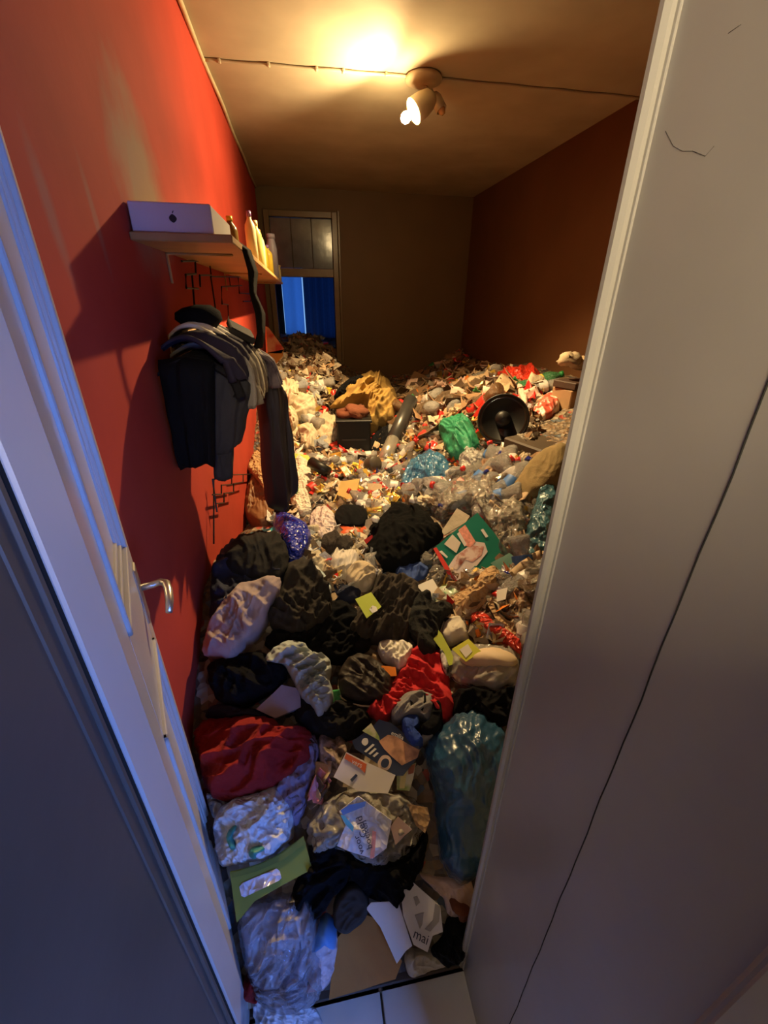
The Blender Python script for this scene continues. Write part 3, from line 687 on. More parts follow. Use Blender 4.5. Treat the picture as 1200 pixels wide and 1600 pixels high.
patch('print', [(366,1304),(370,1288),(382,1284),(378,1300),(382,1322),(372,1322)], mat('dull_green_print', (.04, .22, .20), rough=.45), .088, .026, 'bag', parent=b1, nb=24, rings=5, lift=.014)
patch('print', [(396,1332),(397,1318),(410,1312),(426,1309),(427,1317),(412,1322),(407,1335)], MATS['dull_green_print'], .088, .02, 'bag', parent=b1, nb=24, rings=5, lift=.014)
bag('carrier_bag', 'scrap of bluish white film squeezed between door and red blanket', 'bag', [(326,1240),(340,1245),(352,1256),(340,1280),(330,1270)], whitebag, th=.03, nb=40, rings=8)
cloth('red_blanket', 'thick dark red fleece blanket bundled beside the open door', 'blanket', [(308,1158),(318,1130),(350,1122),(395,1118),(428,1126),(440,1136),(480,1140),(492,1164),(484,1196),(450,1222),(400,1240),(348,1252),(326,1230),(318,1195)], redfab, th=.13, amp=.026, fr=5, nb=160, rings=42, lift=.02, ang=.6)

# clothes mound by the red wall
cloth('dark_coat', 'black and navy quilted coat heaped highest against the red wall', 'coat', [(334,1000),(330,930),(338,880),(360,852),(395,844),(430,850),(446,872),(444,905),(430,925),(395,930),(365,960),(350,1000)], navy, th=.09, amp=.018, nb=140, rings=36)
cloth('black_sweater', 'black sweater lying over the top of the navy coat', 'sweater', [(368,862),(400,848),(436,852),(446,880),(442,908),(410,915),(375,905),(356,890)], black2, th=.05, amp=.014, lift=.05)
cloth('grey_trousers', 'mauve grey cotton trousers folded down the side of the clothes heap', 'trousers', [(327,1020),(338,982),(358,945),(388,920),(432,914),(436,930),(424,955),(412,985),(392,1010),(374,1034),(345,1030)], mauve, th=.05, amp=.015, fr=8, lift=.08, ang=2.4, nb=140, rings=36)
cloth('black_hoodie', 'black hoodie with brownish creases in the middle of the clothes heap', 'hoodie', [(436,930),(446,890),(480,888),(505,910),(516,945),(510,980),(470,1000),(430,985),(420,960)], mat('brownish_black_jersey', (.018, .014, .011), rough=.9, bump=.2), th=.08, amp=.03, lift=.02)
cloth('black_trousers', 'long black trousers running towards the lime leaflet', 'trousers', [(425,985),(470,985),(515,940),(555,950),(570,980),(560,1010),(530,1040),(490,1028),(440,1025),(415,1010)], black, th=.05, amp=.02)
cloth('black_blanket', 'deep black bundle bulging over the grey box below the clothes heap', 'bundle', [(330,1040),(350,1030),(400,1020),(430,1030),(450,1050),(440,1072),(415,1090),(385,1104),(350,1100),(334,1075)], black, th=.12, amp=.02, lift=.02)
flat('storage_box_lid', 'mauve grey flat box lid showing under the black bundle', 'box', [(400,1108),(425,1085),(440,1070),(468,1076),(470,1105),(430,1122)], mauve, lift=.06, amp=.001, th=.03)
cloth('dark_scarf', 'dark navy cloth roll above the red blanket beside the door', 'cloth', [(318,1120),(330,1103),(360,1100),(390,1108),(420,1112),(425,1125),(390,1120),(340,1126)], navy, th=.05, amp=.015, nb=50, rings=10)
cloth('grey_shirt', 'pale grey blue shirt twisted over the black trousers', 'shirt', [(416,1034),(432,1014),(452,1007),(472,1014),(488,1028),(505,1034),(518,1046),(516,1070),(522,1092),(516,1114),(502,1128),(490,1112),(470,1090),(455,1060),(444,1042)], paleblue, th=.055, amp=.03, lift=.065, fr=12, nb=140, rings=36, ang=1.1)
cloth('black_jeans', 'dark trousers in shadow between grey shirt and navy leaflet', 'trousers', [(465,1090),(500,1125),(530,1095),(560,1105),(580,1125),(560,1150),(520,1165),(490,1150),(460,1120)], black2, th=.04, amp=.02)
cloth('patterned_scarf', 'mottled brown and pink scarf beside the red blanket', 'scarf', [(500,1150),(525,1145),(545,1170),(535,1205),(515,1215),(500,1195)], mat('mottled_print_cloth', (.10, .07, .05), rough=.8, col2=(.36, .26, .22), cscale=40), th=.03, amp=.015)

# centre: leaflets, red shirt, socks
o, pl = flat('advert_leaflet', 'navy advertising leaflet with a warm photograph and white lettering', 'leaflet', [(550,1158),(580,1138),(592,1124),(612,1130),(655,1166),(654,1182),(630,1212),(618,1212),(555,1170)], navyprint, lift=.055, amp=.002, th=.003, tilt=.5)
onto('photograph', [(592,1158),(606,1148),(618,1150),(640,1164),(656,1172),(652,1184),(628,1196),(612,1182),(600,1170)], skinprint, o, pl, label='warm photograph of a face')
onto('photograph', [(566,1142),(580,1130),(592,1150),(594,1158),(584,1152)], greenphoto, o, pl)
onto('roundel', [(590,1193),(597,1181),(607,1181),(612,1190),(607,1202),(596,1204)], mat('peach_roundel', (.62, .46, .34), rough=.5), o, pl, smooth=True)
onto('roundel', [(595,1193),(599,1186),(606,1186),(608,1192),(604,1199),(598,1199)], navyprint, o, pl, up=.0042, smooth=True)
onto('roundel', [(565,1160),(568,1154),(574,1154),(575,1161),(570,1165)], whiteink, o, pl, smooth=True)
for q in range(3):
    a = np.array([569 + q * 6.5, 1174 + q * 3.6]); d_ = np.array([13.5, -12]) * (1 - .25 * q)
    onto('print_line', [a, a + d_, a + d_ + (3, 1.7), a + (3, 1.7)], whiteink, o, pl)
lettering('1', .02, whiteink, 'print', o, frame_on(pl, 601.5, 1193, (610, 1196)))
lettering('emilia', .018, whiteink, 'print', o, frame_on(pl, 621, 1149, (634, 1155)))
o, pl = flat('leaflet', 'green and red food leaflet standing on edge beside the navy leaflet', 'leaflet', [(620,1205),(636,1198),(650,1192),(646,1215),(640,1236),(620,1234)], greenphoto, lift=.04, th=.003)
onto('print', [(638,1198),(649,1193),(646,1208),(638,1210)], mat('brick_print', (.30, .09, .04), rough=.5), o, pl)
onto('print', [(627,1204),(637,1200),(632,1232),(624,1232)], mat('pale_yellow_print', (.60, .52, .22), rough=.5), o, pl)
o, pl = flat('white_leaflet', 'white leaflet with a red headed corner and a small dark picture', 'leaflet', [(521,1214),(541,1175),(575,1192),(618,1211),(606,1240),(560,1236)], paper, lift=.055, amp=.002, th=.003, tilt=.5)
onto('heading', [(541,1177),(573,1194),(570,1208),(562,1200),(538,1185)], mat('orange_red_print', (.62, .13, .04), rough=.5), o, pl)
lettering('vers', .02, whiteink, 'print', o, frame_on(pl, 558, 1193, (570, 1199), .005))
onto('picture', [(547,1218),(556,1209),(559,1212),(550,1222)], navyprint, o, pl)
bag('clear_bag', 'large clear bag full of crinkled packaging at the centre of the doorway heap', 'bag', [(478,1292),(500,1258),(530,1238),(575,1232),(620,1236),(650,1250),(668,1270),(660,1305),(640,1330),(610,1350),(570,1345),(530,1330),(500,1318),(485,1330)], clear2, th=.085, amp=.03, fr=10, nb=140, rings=36)
o, pl = flat('printed_packet', 'white packet with blue corner and red stripe inside the clear bag', 'packet', [(527,1322),(540,1290),(530,1268),(560,1244),(585,1262),(612,1282),(604,1325),(582,1342),(550,1332)], mat('white_packet_film', (.70, .70, .72), rough=.4, crinkle=.7), lift=.115, amp=.008, fr=14, th=.01)
onto('print', [(532,1266),(545,1258),(572,1252),(570,1260),(545,1270),(536,1274)], mat('blue_print', (.10, .22, .55), rough=.4), o, pl, up=.009)
onto('print', [(532,1274),(538,1274),(553,1292),(551,1300),(540,1288)], mat('cyan_print', (.12, .5, .62), rough=.4), o, pl, up=.009)
onto('print', [(582,1298),(588,1300),(585,1340),(578,1342)], salmon, o, pl, up=.009)
lettering('Geld', .026, navyprint, 'print', o, frame_on(pl, 565, 1292, (562, 1280), .011))
lettering('boeken', .022, navyprint, 'print', o, frame_on(pl, 573, 1304, (569, 1286), .011))
lettering('voor', .022, navyprint, 'print', o, frame_on(pl, 561, 1320, (557, 1308), .011))
flat('pink_card', 'plain pale pink card showing through the clear bag', 'card', [(610,1292),(622,1276),(644,1296),(632,1306),(618,1320)], peach, lift=.085, th=.003)
flat('tan_card', 'folded tan card on the edge of the clear bag beside the blue sack', 'card', [(636,1256),(668,1262),(672,1280),(664,1302),(650,1290)], kraft, lift=.06, th=.003)

bg = bag('rubbish_sack', 'big translucent blue rubbish sack leaning by the doorway edge', 'sack', [(664,1170),(676,1146),(700,1124),(736,1111),(765,1122),(792,1150),(800,1200),(790,1280),(772,1340),(745,1372),(712,1376),(690,1350),(682,1300),(676,1240),(668,1200)], bluebag, th=.14, amp=.018, fr=5, nb=160, rings=42, lift=.01, tilt=.6)
patch('contents', [(694,1180),(702,1164),(722,1172),(745,1180),(786,1172),(788,1196),(760,1208),(730,1204),(706,1196)], mat('pale_contents', (.40, .36, .24), rough=.4, col2=(.5, .16, .06), cscale=14), .05, .012, 'bag', lift=.03, parent=bg, nb=40, rings=8, tilt=.6)

cloth('red_shirt', 'bright red jersey shirt stretched out in the middle of the heap', 'shirt', [(570,1112),(598,1090),(612,1068),(632,1040),(648,1012),(682,1008),(698,1040),(706,1080),(712,1110),(690,1128),(660,1110),(630,1105),(605,1126),(585,1126)], redjer, th=.05, amp=.022, fr=9, nb=140, rings=36, ang=2.0)
gs_ = cloth('grey_sock', 'grey striped sock lying over the red shirt', 'sock', [(612,1120),(625,1098),(650,1086),(676,1094),(682,1110),(672,1132),(655,1126),(635,1128),(618,1134)], greysock, th=.03, amp=.012, lift=.05, nb=60)
for _p in ([(636,1098),(640,1096),(646,1110),(644,1126),(640,1126),(642,1110)], [(662,1090),(666,1091),(668,1110),(660,1128),(656,1126),(663,1110)]):
    patch('stripe', _p, black, .02, .004, 'cloth', lift=.068, parent=gs_, nb=24, rings=3, smooth=False)
cloth('black_sock', 'black sock beside the grey striped sock', 'sock', [(672,1130),(678,1104),(690,1104),(692,1128),(684,1150),(664,1158),(656,1146)], black, th=.03, amp=.01, lift=.05, nb=50)
cloth('blue_sock', 'deep blue sock below the grey striped sock', 'sock', [(630,1128),(652,1124),(656,1138),(646,1146),(662,1162),(645,1170),(630,1150)], blueknit, th=.03, amp=.008, lift=.055, nb=50)
cloth('grey_sock', 'grey sock heel poking out beside the blue sack', 'sock', [(655,1160),(672,1138),(682,1140),(676,1156),(660,1164)], greysock, th=.03, amp=.005, lift=.05, nb=40, rings=8)
bag('white_tissue', 'crumpled white tissue beside the collar of the red shirt', 'tissue', [(590,1010),(618,1006),(640,1010),(645,1020),(632,1048),(620,1052),(612,1040),(596,1032)], paper, th=.02, amp=.018, fr=14, lift=.035, nb=80)
flat('orange_label', 'small orange label under the white tissue', 'label', [(596,1040),(618,1042),(620,1056),(598,1057)], orange, lift=.06, th=.003)
hb = cloth('handbag', 'dark brown and black handbag with a pale piped edge', 'handbag', [(530,1085),(528,1055),(545,1030),(575,1028),(600,1045),(612,1058),(612,1085),(604,1100),(570,1102),(545,1096)], mat('dark_handbag', (.028, .020, .016), rough=.6, bump=.2), th=.06, amp=.012, lift=.02)
pp_ = cast(np.array([(530,1058),(529,1075),(533,1090),(545,1099),(565,1103),(585,1104)])); pp_ = pp_ + to_eye(pp_) * .035
MB().tube(pp_, .003, 6).build('piping', cream, hb, True)
cloth('brown_fleece', 'dark brown fleece spread across the middle of the heap', 'fleece', [(540,985),(560,955),(580,925),(592,900),(620,898),(648,908),(662,930),(650,960),(640,1000),(610,1010),(575,1005),(550,1000)], brownk, th=.05, amp=.03, nb=140, rings=36)
cloth('black_glove', 'fuzzy black glove draped over the top of the red shirt', 'glove', [(634,985),(640,960),(655,935),(672,930),(680,950),(706,948),(708,962),(690,985),(688,1010),(672,1030),(655,1024),(650,1005)], mat('black_wool', (.012, .012, .011), rough=1, bump=.5, bscale=100), th=.06, amp=.015, lift=.035)
o, pl = flat('lime_leaflet', 'small lime green card with a white mark on the black trousers', 'card', [(555,936),(580,925),(596,948),(573,966)], lime, lift=.15, th=.003)
onto('print', [(577,952),(582,946),(588,948),(590,954),(582,958)], whiteink, o, pl)
bag('black_band', 'torn strip of black rag below the lime card', 'rag', [(540,1000),(556,988),(580,1000),(574,1018),(552,1022)], black2, th=.03, nb=40, rings=8)
cloth('flip_flop', 'black and white shoe strap beside the red shirt', 'shoe', [(688,1012),(698,1030),(704,1052),(698,1060),(690,1040)], mat('black_white_print', (.02, .02, .02), rough=.6, col2=(.7, .66, .6), cscale=30), th=.03, amp=.004, lift=.03, nb=40, rings=8)
cloth('dark_fabric', 'black cloth in the hollow between plastic pack and blue sack', 'cloth', [(705,1090),(730,1078),(780,1080),(806,1076),(800,1120),(780,1135),(740,1112),(715,1125)], black, th=.04)

# right flank near the doorway edge
pk = bag('plastic_pack', 'clear plastic pack of beige slices near the doorway edge', 'pack', [(700,1048),(702,1022),(720,1008),(760,1008),(800,1010),(814,1030),(810,1062),(780,1078),(745,1074),(715,1068)], clear2, th=.06, amp=.012, nb=90)
patch('contents', [(716,1036),(735,1024),(775,1018),(806,1030),(808,1046),(770,1050),(735,1048)], mat('beige_slices', (.55, .42, .27), rough=.6), .05, .006, 'flat', lift=.022, parent=pk, nb=40, rings=8)
o, pl = flat('price_card', 'yellow lime framed card with a white centre on the plastic pack', 'card', [(706,1014),(732,998),(752,1018),(728,1034)], lime2, lift=.085, th=.003)
onto('print', [(718,1015),(731,1006),(738,1018),(728,1028)], paper, o, pl)
flat('lime_strip', 'narrow lime green strip of card beside the black glove', 'card', [(671,990),(679,978),(690,990),(704,1016),(712,1036),(702,1040),(690,1016)], lime, lift=.06, th=.003, centre=(690,1008))
cloth('cloth_hat', 'small white cloth cap in front of the brown paper bag', 'cap', [(690,1000),(694,980),(710,968),(724,970),(732,994),(720,1000),(704,1008)], mat('offwhite_cotton', (.60, .54, .44), rough=.9, bump=.2), th=.05, amp=.008, lift=.02, nb=50)
rb_ = bag('red_wrapper', 'long shiny red plastic wrapper near the doorway edge', 'wrapper', [(736,966),(752,959),(775,978),(800,995),(816,1008),(812,1024),(796,1016),(772,996),(745,984)], redbag, th=.045, amp=.012, lift=.02)
bag('kraft_bag', 'crumpled brown paper bag below the green food box', 'paper bag', [(702,944),(722,932),(744,920),(760,898),(778,892),(784,910),(772,930),(762,948),(735,962),(715,962)], kraft, th=.07, amp=.022, lift=.02)
flat('kraft_strip', 'bent strip of brown paper running from the paper bag to the red wrapper', 'paper', [(762,945),(768,932),(775,958),(800,982),(818,1000),(812,1004),(785,985)], kraft, lift=.06, th=.004, centre=(780,970))
flat('white_card', 'torn white sheet left of the brown paper bag', 'paper', [(651,915),(676,904),(690,928),(700,942),(684,944),(660,925)], paper, lift=.05, th=.003)
bag('green_white_wrapper', 'white bread wrapper with green stripes under the green food box', 'wrapper', [(680,952),(678,930),(700,918),(718,930),(706,945),(692,956)], mat('green_striped_film', (.55, .56, .46), rough=.35, col2=(.12, .34, .12), cscale=22), th=.03, amp=.012, lift=.02, nb=50)
flat('note_paper', 'small square white note beside the brown paper bag', 'paper', [(776,922),(793,918),(790,936),(776,940)], paper, lift=.08, th=.002)

# teal food box
o, pl = flat('food_box', 'bottle green food box with red edge and pictures of roast meat', 'box', [(678,856),(746,801),(772,832),(796,866),(776,884),(740,912),(716,922),(694,890)], greenprint, lift=.09, amp=.001, th=.035, tilt=.65)
onto('edge_stripe', [(677,857),(682,855),(700,884),(722,918),(714,922),(695,890)], redprint, o, pl, label='red printed edge')
onto('picture', [(700,886),(712,868),(742,846),(757,848),(762,862),(748,880),(724,908),(710,906)], plate, o, pl)
onto('picture', [(708,888),(716,866),(738,852),(756,854),(752,868),(738,878),(718,872),(714,890)], meat, o, pl, up=.004, label='picture of roast meat on a dish')
onto('banner', [(716,828),(727,820),(743,846),(736,856),(726,852)], salmon, o, pl, up=.004)
onto('banner', [(714,834),(718,831),(729,850),(726,854)], paper, o, pl, up=.0045)
onto('panel', [(694,850),(707,835),(720,848),(713,864)], mat('cream_panel', (.66, .58, .46), rough=.5), o, pl, up=.004)
onto('panel', [(686,862),(690,860),(700,870),(698,872)], paper, o, pl, up=.004)
onto('panel', [(751,828),(755,826),(763,838),(759,840)], paper, o, pl, up=.004)
onto('picture', [(724,902),(742,884),(760,890),(756,912),(738,908)], greenprint, o, pl, up=.005)
onto('panel', [(735,892),(741,886),(753,892),(750,899),(737,896)], plate, o, pl, up=.0065)
flat('food_box_flap', 'dark green cardboard flap poking out behind the food box', 'box', [(766,880),(796,864),(806,872),(786,898)], mat('dark_green_card', (.008, .09, .065), rough=.4), lift=.07, th=.004)
flat('cream_tray', 'cream cardboard tray behind the green food box', 'tray', [(690,830),(714,794),(734,806),(728,816),(694,836)], cream, lift=.10, th=.012, tilt=.6)
cloth('blue_cloth', 'dark blue folded cloth under the big black bag', 'cloth', [(618,890),(635,878),(668,884),(665,900),(648,908),(624,906)], mat('denim_blue', (.03, .06, .20), rough=.9), th=.03, amp=.012)
sk = bag('black_bin_bag', 'big matt black bag with a white tag in the middle of the room', 'bag', [(568,872),(574,840),(590,815),(620,796),(652,794),(672,808),(680,824),(694,832),(688,848),(670,860),(655,880),(625,892),(590,892)], mat('black_sack_cloth', (.005, .005, .005), rough=.95, spec=.06, bump=.3, bscale=50), th=.16, amp=.03, fr=7, nb=140, rings=36)
for _p in ([(641,808),(648,797),(650,810)], [(579,838),(586,833),(594,836),(590,842),(584,841)]): patch('tag', _p, paper, .006, .002, 'flat', lift=.15, parent=sk, nb=12, rings=3, smooth=False, sink=-.14)
TAKEN.append([(668,856),(746,788),(830,860),(800,905),(716,940)])
ht = cloth('flat_hat', 'flat black cap upside down on an orange container', 'cap', [(524,818),(530,805),(550,800),(572,806),(576,818),(566,832),(545,834),(530,830)], black, th=.05, amp=.006, lift=.06, nb=50)
bag('orange_container', 'round orange red plastic tub under the black cap', 'tub', [(526,828),(545,832),(570,828),(572,838),(550,845),(530,842)], mat('orange_red_plastic', (.60, .10, .03), rough=.35), th=.05, amp=.002, lift=.02, nb=50)

# left middle, under the hanging clothes
bag('blue_foil_bag', 'shiny royal blue foil bag above the navy coat', 'bag', [(428,838),(434,820),(448,824),(466,832),(484,850),(480,866),(465,880),(448,876),(440,860)], royal, th=.10, amp=.025, lift=.05)
o, pl = flat('turquoise_packet', 'turquoise packet with a barcode beside the blue foil bag', 'packet', [(387,834),(420,826),(432,822),(432,842),(410,848),(388,846)], tealbox, lift=.12, amp=.006, th=.01)
onto('barcode', [(415,831),(423,828),(423,836),(416,838)], paper, o, pl, up=.009)
bag('leather_bag', 'brown leather bag slumped against the red wall under the coats', 'bag', [(384,800),(388,765),(400,748),(420,752),(430,775),(428,805),(415,822),(392,820)], leather, th=.12, amp=.02, lift=.03)
bag('paper_bag', 'torn tan paper bag standing in the brown leather bag', 'paper bag', [(392,752),(398,728),(410,716),(424,736),(425,770),(428,792),(414,770),(400,758)], kraft, th=.05, amp=.02, lift=.13)
o = bag('carrier_bag', 'long white paper carrier with faint green print beside the hanging black coat', 'bag', [(455,752),(456,722),(466,706),(480,716),(488,745),(484,775),(488,800),(470,804),(456,788)], mat('white_paper_carrier', (.62, .58, .48), rough=.6, crinkle=.7), th=.06, amp=.018, lift=.02)
patch('print', [(458,774),(466,768),(474,774),(470,784),(460,784)], mat('soft_green_print', (.22, .38, .18), rough=.6), .06, .018, 'bag', lift=.026, parent=o, nb=24, rings=4)
bag('pink_bag', 'pinkish white translucent bag left of the black cap', 'bag', [(484,825),(490,806),(508,798),(524,812),(527,835),(515,850),(498,848)], mat('pinkish_carrier', (.60, .50, .48), rough=.4, crinkle=.7), th=.08, amp=.022, lift=.02)
flat('white_tub', 'small white plastic tray beside the blue foil bag', 'tray', [(458,826),(476,820),(488,826),(486,838),(470,842)], mat('white_plastic', (.62, .60, .56), rough=.35), lift=.06, th=.03)
o, pl = flat('manila_envelope', 'large mustard manila envelope lying in the middle of the room', 'envelope', [(508,808),(528,768),(532,752),(562,748),(556,775),(544,810)], mat('manila', (.52, .34, .10), rough=.7), lift=.11, amp=.004, th=.004, tilt=.5)
bag('white_sock', 'crumpled white rag with grey folds in front of the pink bag', 'rag', [(512,880),(520,862),(540,852),(552,868),(560,885),(545,902),(525,905)], mat('offwhite_rag', (.55, .50, .44), rough=.9), th=.05, amp=.022, lift=.02)
cloth('beige_sock', 'striped beige sock rolled beside the big black bag', 'sock', [(536,905),(545,888),(565,884),(584,894),(586,910),(570,924),(548,922)], beige, th=.06, amp=.018, lift=.02, ang=.8)
cloth('dark_fur', 'dark furry scrap in front of the pink bag', 'scarf', [(498,862),(506,848),(530,846),(550,852),(545,868),(525,872),(508,874)], mat('dark_fur', (.03, .022, .018), rough=1, bump=.6, bscale=80), th=.05, amp=.02, lift=.03)
bag('paper_scrap', 'crumpled cream paper between blue foil bag and white rag', 'paper', [(476,872),(490,862),(505,872),(518,890),(508,905),(490,895)], cream, th=.05, amp=.02)
cloth('white_shoe', 'white canvas shoe with blue trim at the edge of the clothes heap', 'shoe', [(478,892),(490,890),(505,905),(516,920),(514,932),(500,922),(486,906)], mat('canvas_white', (.60, .56, .50), rough=.8, col2=(.25, .42, .55), cscale=12), th=.04, amp=.004, lift=.03, nb=44)
cloth('navy_shorts', 'navy cloth under the beige sock', 'cloth', [(512,925),(530,908),(550,922),(565,925),(555,940),(530,940)], navy, th=.04, amp=.012)

# ------------------------------------------------------------------ middle and far things
cloth('green_bag', 'crumpled green carrier bag in the middle of the far slope', 'bag', [(690,690),(690,672),(712,657),(734,662),(744,678),(753,702),(735,716),(716,724),(698,708)], greenbag, th=.22, amp=.028, fr=5.5)
bag('blue_bag', 'translucent sky blue bag full of waste beside the green bag', 'bag', [(624,764),(634,744),(652,722),(676,709),(694,714),(708,734),(700,752),(676,762),(650,766),(632,772)], bluebag2, th=.16, amp=.035)
bag('clear_bag', 'small cloudy white bag in front of the green bag', 'bag', [(716,742),(722,714),(730,704),(748,708),(762,716),(752,732),(738,744),(722,752)], film('cloudy_white_film', (.62, .60, .55), .6), th=.12, amp=.03)
bag('clear_sheet', 'wide crinkled clear plastic sheet over the right flank of the heap', 'plastic sheet', [(668,790),(690,765),(720,750),(760,742),(790,748),(810,775),(800,810),(775,840),(760,815),(745,800),(715,795),(690,812)], clear, th=.12, amp=.03, fr=8, nb=140, rings=36)
bag('clear_bag', 'bulging clear bag of brown waste below the dark fan', 'bag', [(745,745),(758,712),(780,700),(805,705),(815,730),(805,760),(785,780),(755,772)], film('brownish_film', (.46, .28, .16), .6), th=.10, amp=.03)
bag('clear_wrap', 'crushed clear bottles wrapped in film beside the teal sack', 'plastic wrap', [(770,850),(778,815),(795,785),(820,790),(828,820),(818,860),(800,880),(780,875)], clear, th=.14, amp=.03, fr=8)
bag('teal_sack', 'shiny grey teal plastic sack standing at the doorway edge', 'sack', [(815,870),(822,830),(836,785),(850,755),(868,758),(874,790),(866,840),(856,875),(835,885)], tealbag, th=.16, amp=.022, tilt=.6)
bag('clear_bag', 'clear bag with a blue printed band at the doorway edge', 'bag', [(785,905),(795,885),(820,880),(850,885),(850,910),(830,930),(805,925)], clear2, th=.07, amp=.025)
flat('blue_label', 'blue label strip inside the clear bag at the doorway edge', 'label', [(786,892),(800,892),(826,906),(824,912),(800,902)], royal, lift=.09, th=.003)
bag('clear_wrap', 'brownish clear film crumpled above the red wrapper', 'plastic wrap', [(790,940),(805,922),(835,925),(838,950),(825,985),(805,985),(795,965)], film('amber_film', (.40, .27, .16), .6), th=.06, amp=.03)
cloth('rolled_cushion', 'olive brown upholstered bolster against the doorway edge', 'cushion', [(802,775),(815,745),(845,715),(870,700),(888,705),(888,740),(872,765),(845,785),(820,795)], olivefab, th=.22, amp=.004, nb=70, pw=3)
# dark cabinet behind the bolster
cb = at_h(862, 730, .80)
mc = MB().box(-.13, .13, -.02, .3, -.3, .13, .01).build('dark_box', mat('dark_brown_box', (.06, .042, .026), rough=.6))
mc.location = Vector(cb); mc.rotation_euler = (0, 0, .35); tag(mc, 'dark brown storage box beside the olive bolster', 'box')
# carton stack against the right wall
cs = at_h(890, 640, .98)
for (nm, lb, dx, dy, z0, wx, wy, hh_, mt_, rz) in (
    ('carton', 'tall tan carton against the brown wall by the doorway edge', 0, 0, 0, .22, .2, .26, mat('tan_carton', (.34, .21, .11), rough=.75), .2),
    ('dark_carton', 'flat dark carton on top of the tan carton', .0, .0, .265, .24, .2, .05, mat('dark_carton_card', (.06, .035, .025), rough=.6), .35)):
    o = MB().box(-wx / 2, wx / 2, -wy / 2, wy / 2, 0, hh_, .006).build(nm, mt_); o.location = (cs[0] + dx, cs[1] + dy, cs[2] + z0 - .1); o.rotation_euler = (0, 0, rz); tag(o, lb, 'box')
    MB().box(-.03, .03, -wy / 2 - .003, -wy / 2, hh_ * .3, hh_ * .75).build('label', paper, o)
bag('crisp_packet', 'red and white patterned packet beside the tan carton', 'packet', [(832,650),(840,632),(862,615),(875,622),(872,640),(858,652),(842,655)], mat('red_white_packet', (.55, .10, .06), rough=.35, col2=(.7, .55, .45), cscale=14, cpos=(.5, .56)), th=.09, amp=.02)
bag('red_bag', 'bright red orange carrier bag on the crest by the brown wall', 'bag', [(776,586),(800,582),(832,574),(846,590),(838,606),(815,602),(795,598)], redbag, th=.12, amp=.03)
# pedestal fan lying in the heap
fan = empty('desk_fan'); tag(fan, 'round dark glossy fan on a short stem in the right hand heap', 'fan')
fc = at_y(786, 655, 2.6); n_ = to_eye(fc[None])[0] + np.array([-.1, 0, .2]); n_ /= np.linalg.norm(n_)
fr_ = 41 * np.linalg.norm(fc - EYE) / 745
oriented(MB().lathe([(.0, -.05), (fr_ * .5, -.045), (fr_ * .85, -.02), (fr_, .0), (fr_ * .97, .012), (fr_ * .8, -.004), (fr_ * .45, -.028), (.0, -.034)], 40), 'shroud', gloss, fc, n_, fan)
oriented(MB().lathe([(fr_ * 1.0, -.008), (fr_ * 1.03, 0), (fr_ * 1.0, .014), (fr_ * .96, .014), (fr_ * .96, .0)], 40), 'rim', blackpl, fc, n_, fan)
oriented(MB().lathe([(.0, -.03), (.055, -.03), (.05, .03), (.03, .045), (.0, .05)], 24), 'hub', blackpl, fc, n_, fan)
s0 = at_y(790, 668, 2.58); s1 = at_y(789, 706, 2.6)
MB().tube([s0, s1], .03, 12, radii=[.05, .03]).build('stem', blackpl, fan, True)
o_ = bag('cloudy_bag', 'grey cloudy bag bulging behind the dark fan', 'bag', [(790,700),(805,680),(830,660),(838,690),(828,715),(805,722)], film('grey_cloudy', (.40, .34, .26), .7), th=.06, amp=.02)
bag('paper_scrap', 'pale peach torn sheet standing behind the dark fan', 'paper', [(808,612),(815,608),(824,625),(826,645),(818,640)], peach, th=.05, amp=.01, lift=.05, nb=40, rings=8)

# mustard towel heap, black bin, tubes
cloth('mustard_towel', 'thick mustard yellow towel piled at the end wall', 'towel', [(514,640),(530,622),(545,600),(575,588),(602,592),(612,605),(622,628),(620,656),(600,668),(576,682),(574,660),(570,640),(545,640)], mustard, th=.36, amp=.06, fr=4, lift=.04, nb=160, rings=42, tilt=.6)
cloth('black_garment', 'black garment tucked behind the mustard towel', 'garment', [(520,625),(530,605),(548,595),(560,600),(548,615),(530,630)], black, th=.16, amp=.03, nb=50, lift=.03)
cb2 = cast(np.array([(556., 712.)]))[0]
bn = empty('black_crate'); tag(bn, 'black plastic crate holding a rust coloured cloth below the mustard towel', 'crate')
MB().box(-.14, .14, -.13, .13, 0, .29, .012).box(-.15, .15, -.14, .14, .275, .30, .006).build('body', blackpl, bn)
MB().box(-.10, .10, -.137, -.131, .13, .145).build('ridge', mat('crate_edge_grey', (.04, .038, .035), rough=.4), bn)
bn.location = Vector(cb2) + Vector((0, .14, 0)); bn.rotation_euler = (0, 0, -.08)
t0 = at_h(600, 720, .56); t1 = at_h(642, 626, .86)
cloth('black_cloth', 'black cloth in the hollow between the black crate and the black roll', 'cloth', [(574,700),(584,680),(604,668),(622,660),(616,685),(600,705),(584,716)], black, th=.10, amp=.012)
tb_ = empty('black_tube'); tag(tb_, 'long black wrapped roll with a silver end leaning across the heap', 'roll')
md_ = t0 + (t1 - t0) * .3
MB().tube([md_, t1, t1 + (t1 - t0) * .01], .062, 16, radii=[.06, .064, .05]).build('roll', tubem, tb_, True)
MB().tube([t0, md_], .058, 16).build('end_wrap', silver, tb_, True)
dk = at_h(583, 733, .56)
o = MB().lathe([(.0, -.05), (.055, -.05), (.06, -.03), (.06, .03), (.05, .045), (.0, .045)], 18).build('dark_tin', mat('dark_brown_tin', (.06, .045, .03), rough=.5), None, True); o.location = dk + [0, 0, .04]; o.rotation_euler = (1.1, .2, .4); tag(o, 'dark round tin at the silver end of the black roll', 'tin')
t0 = at_h(486, 722, .66); t1 = at_h(512, 738, .62)
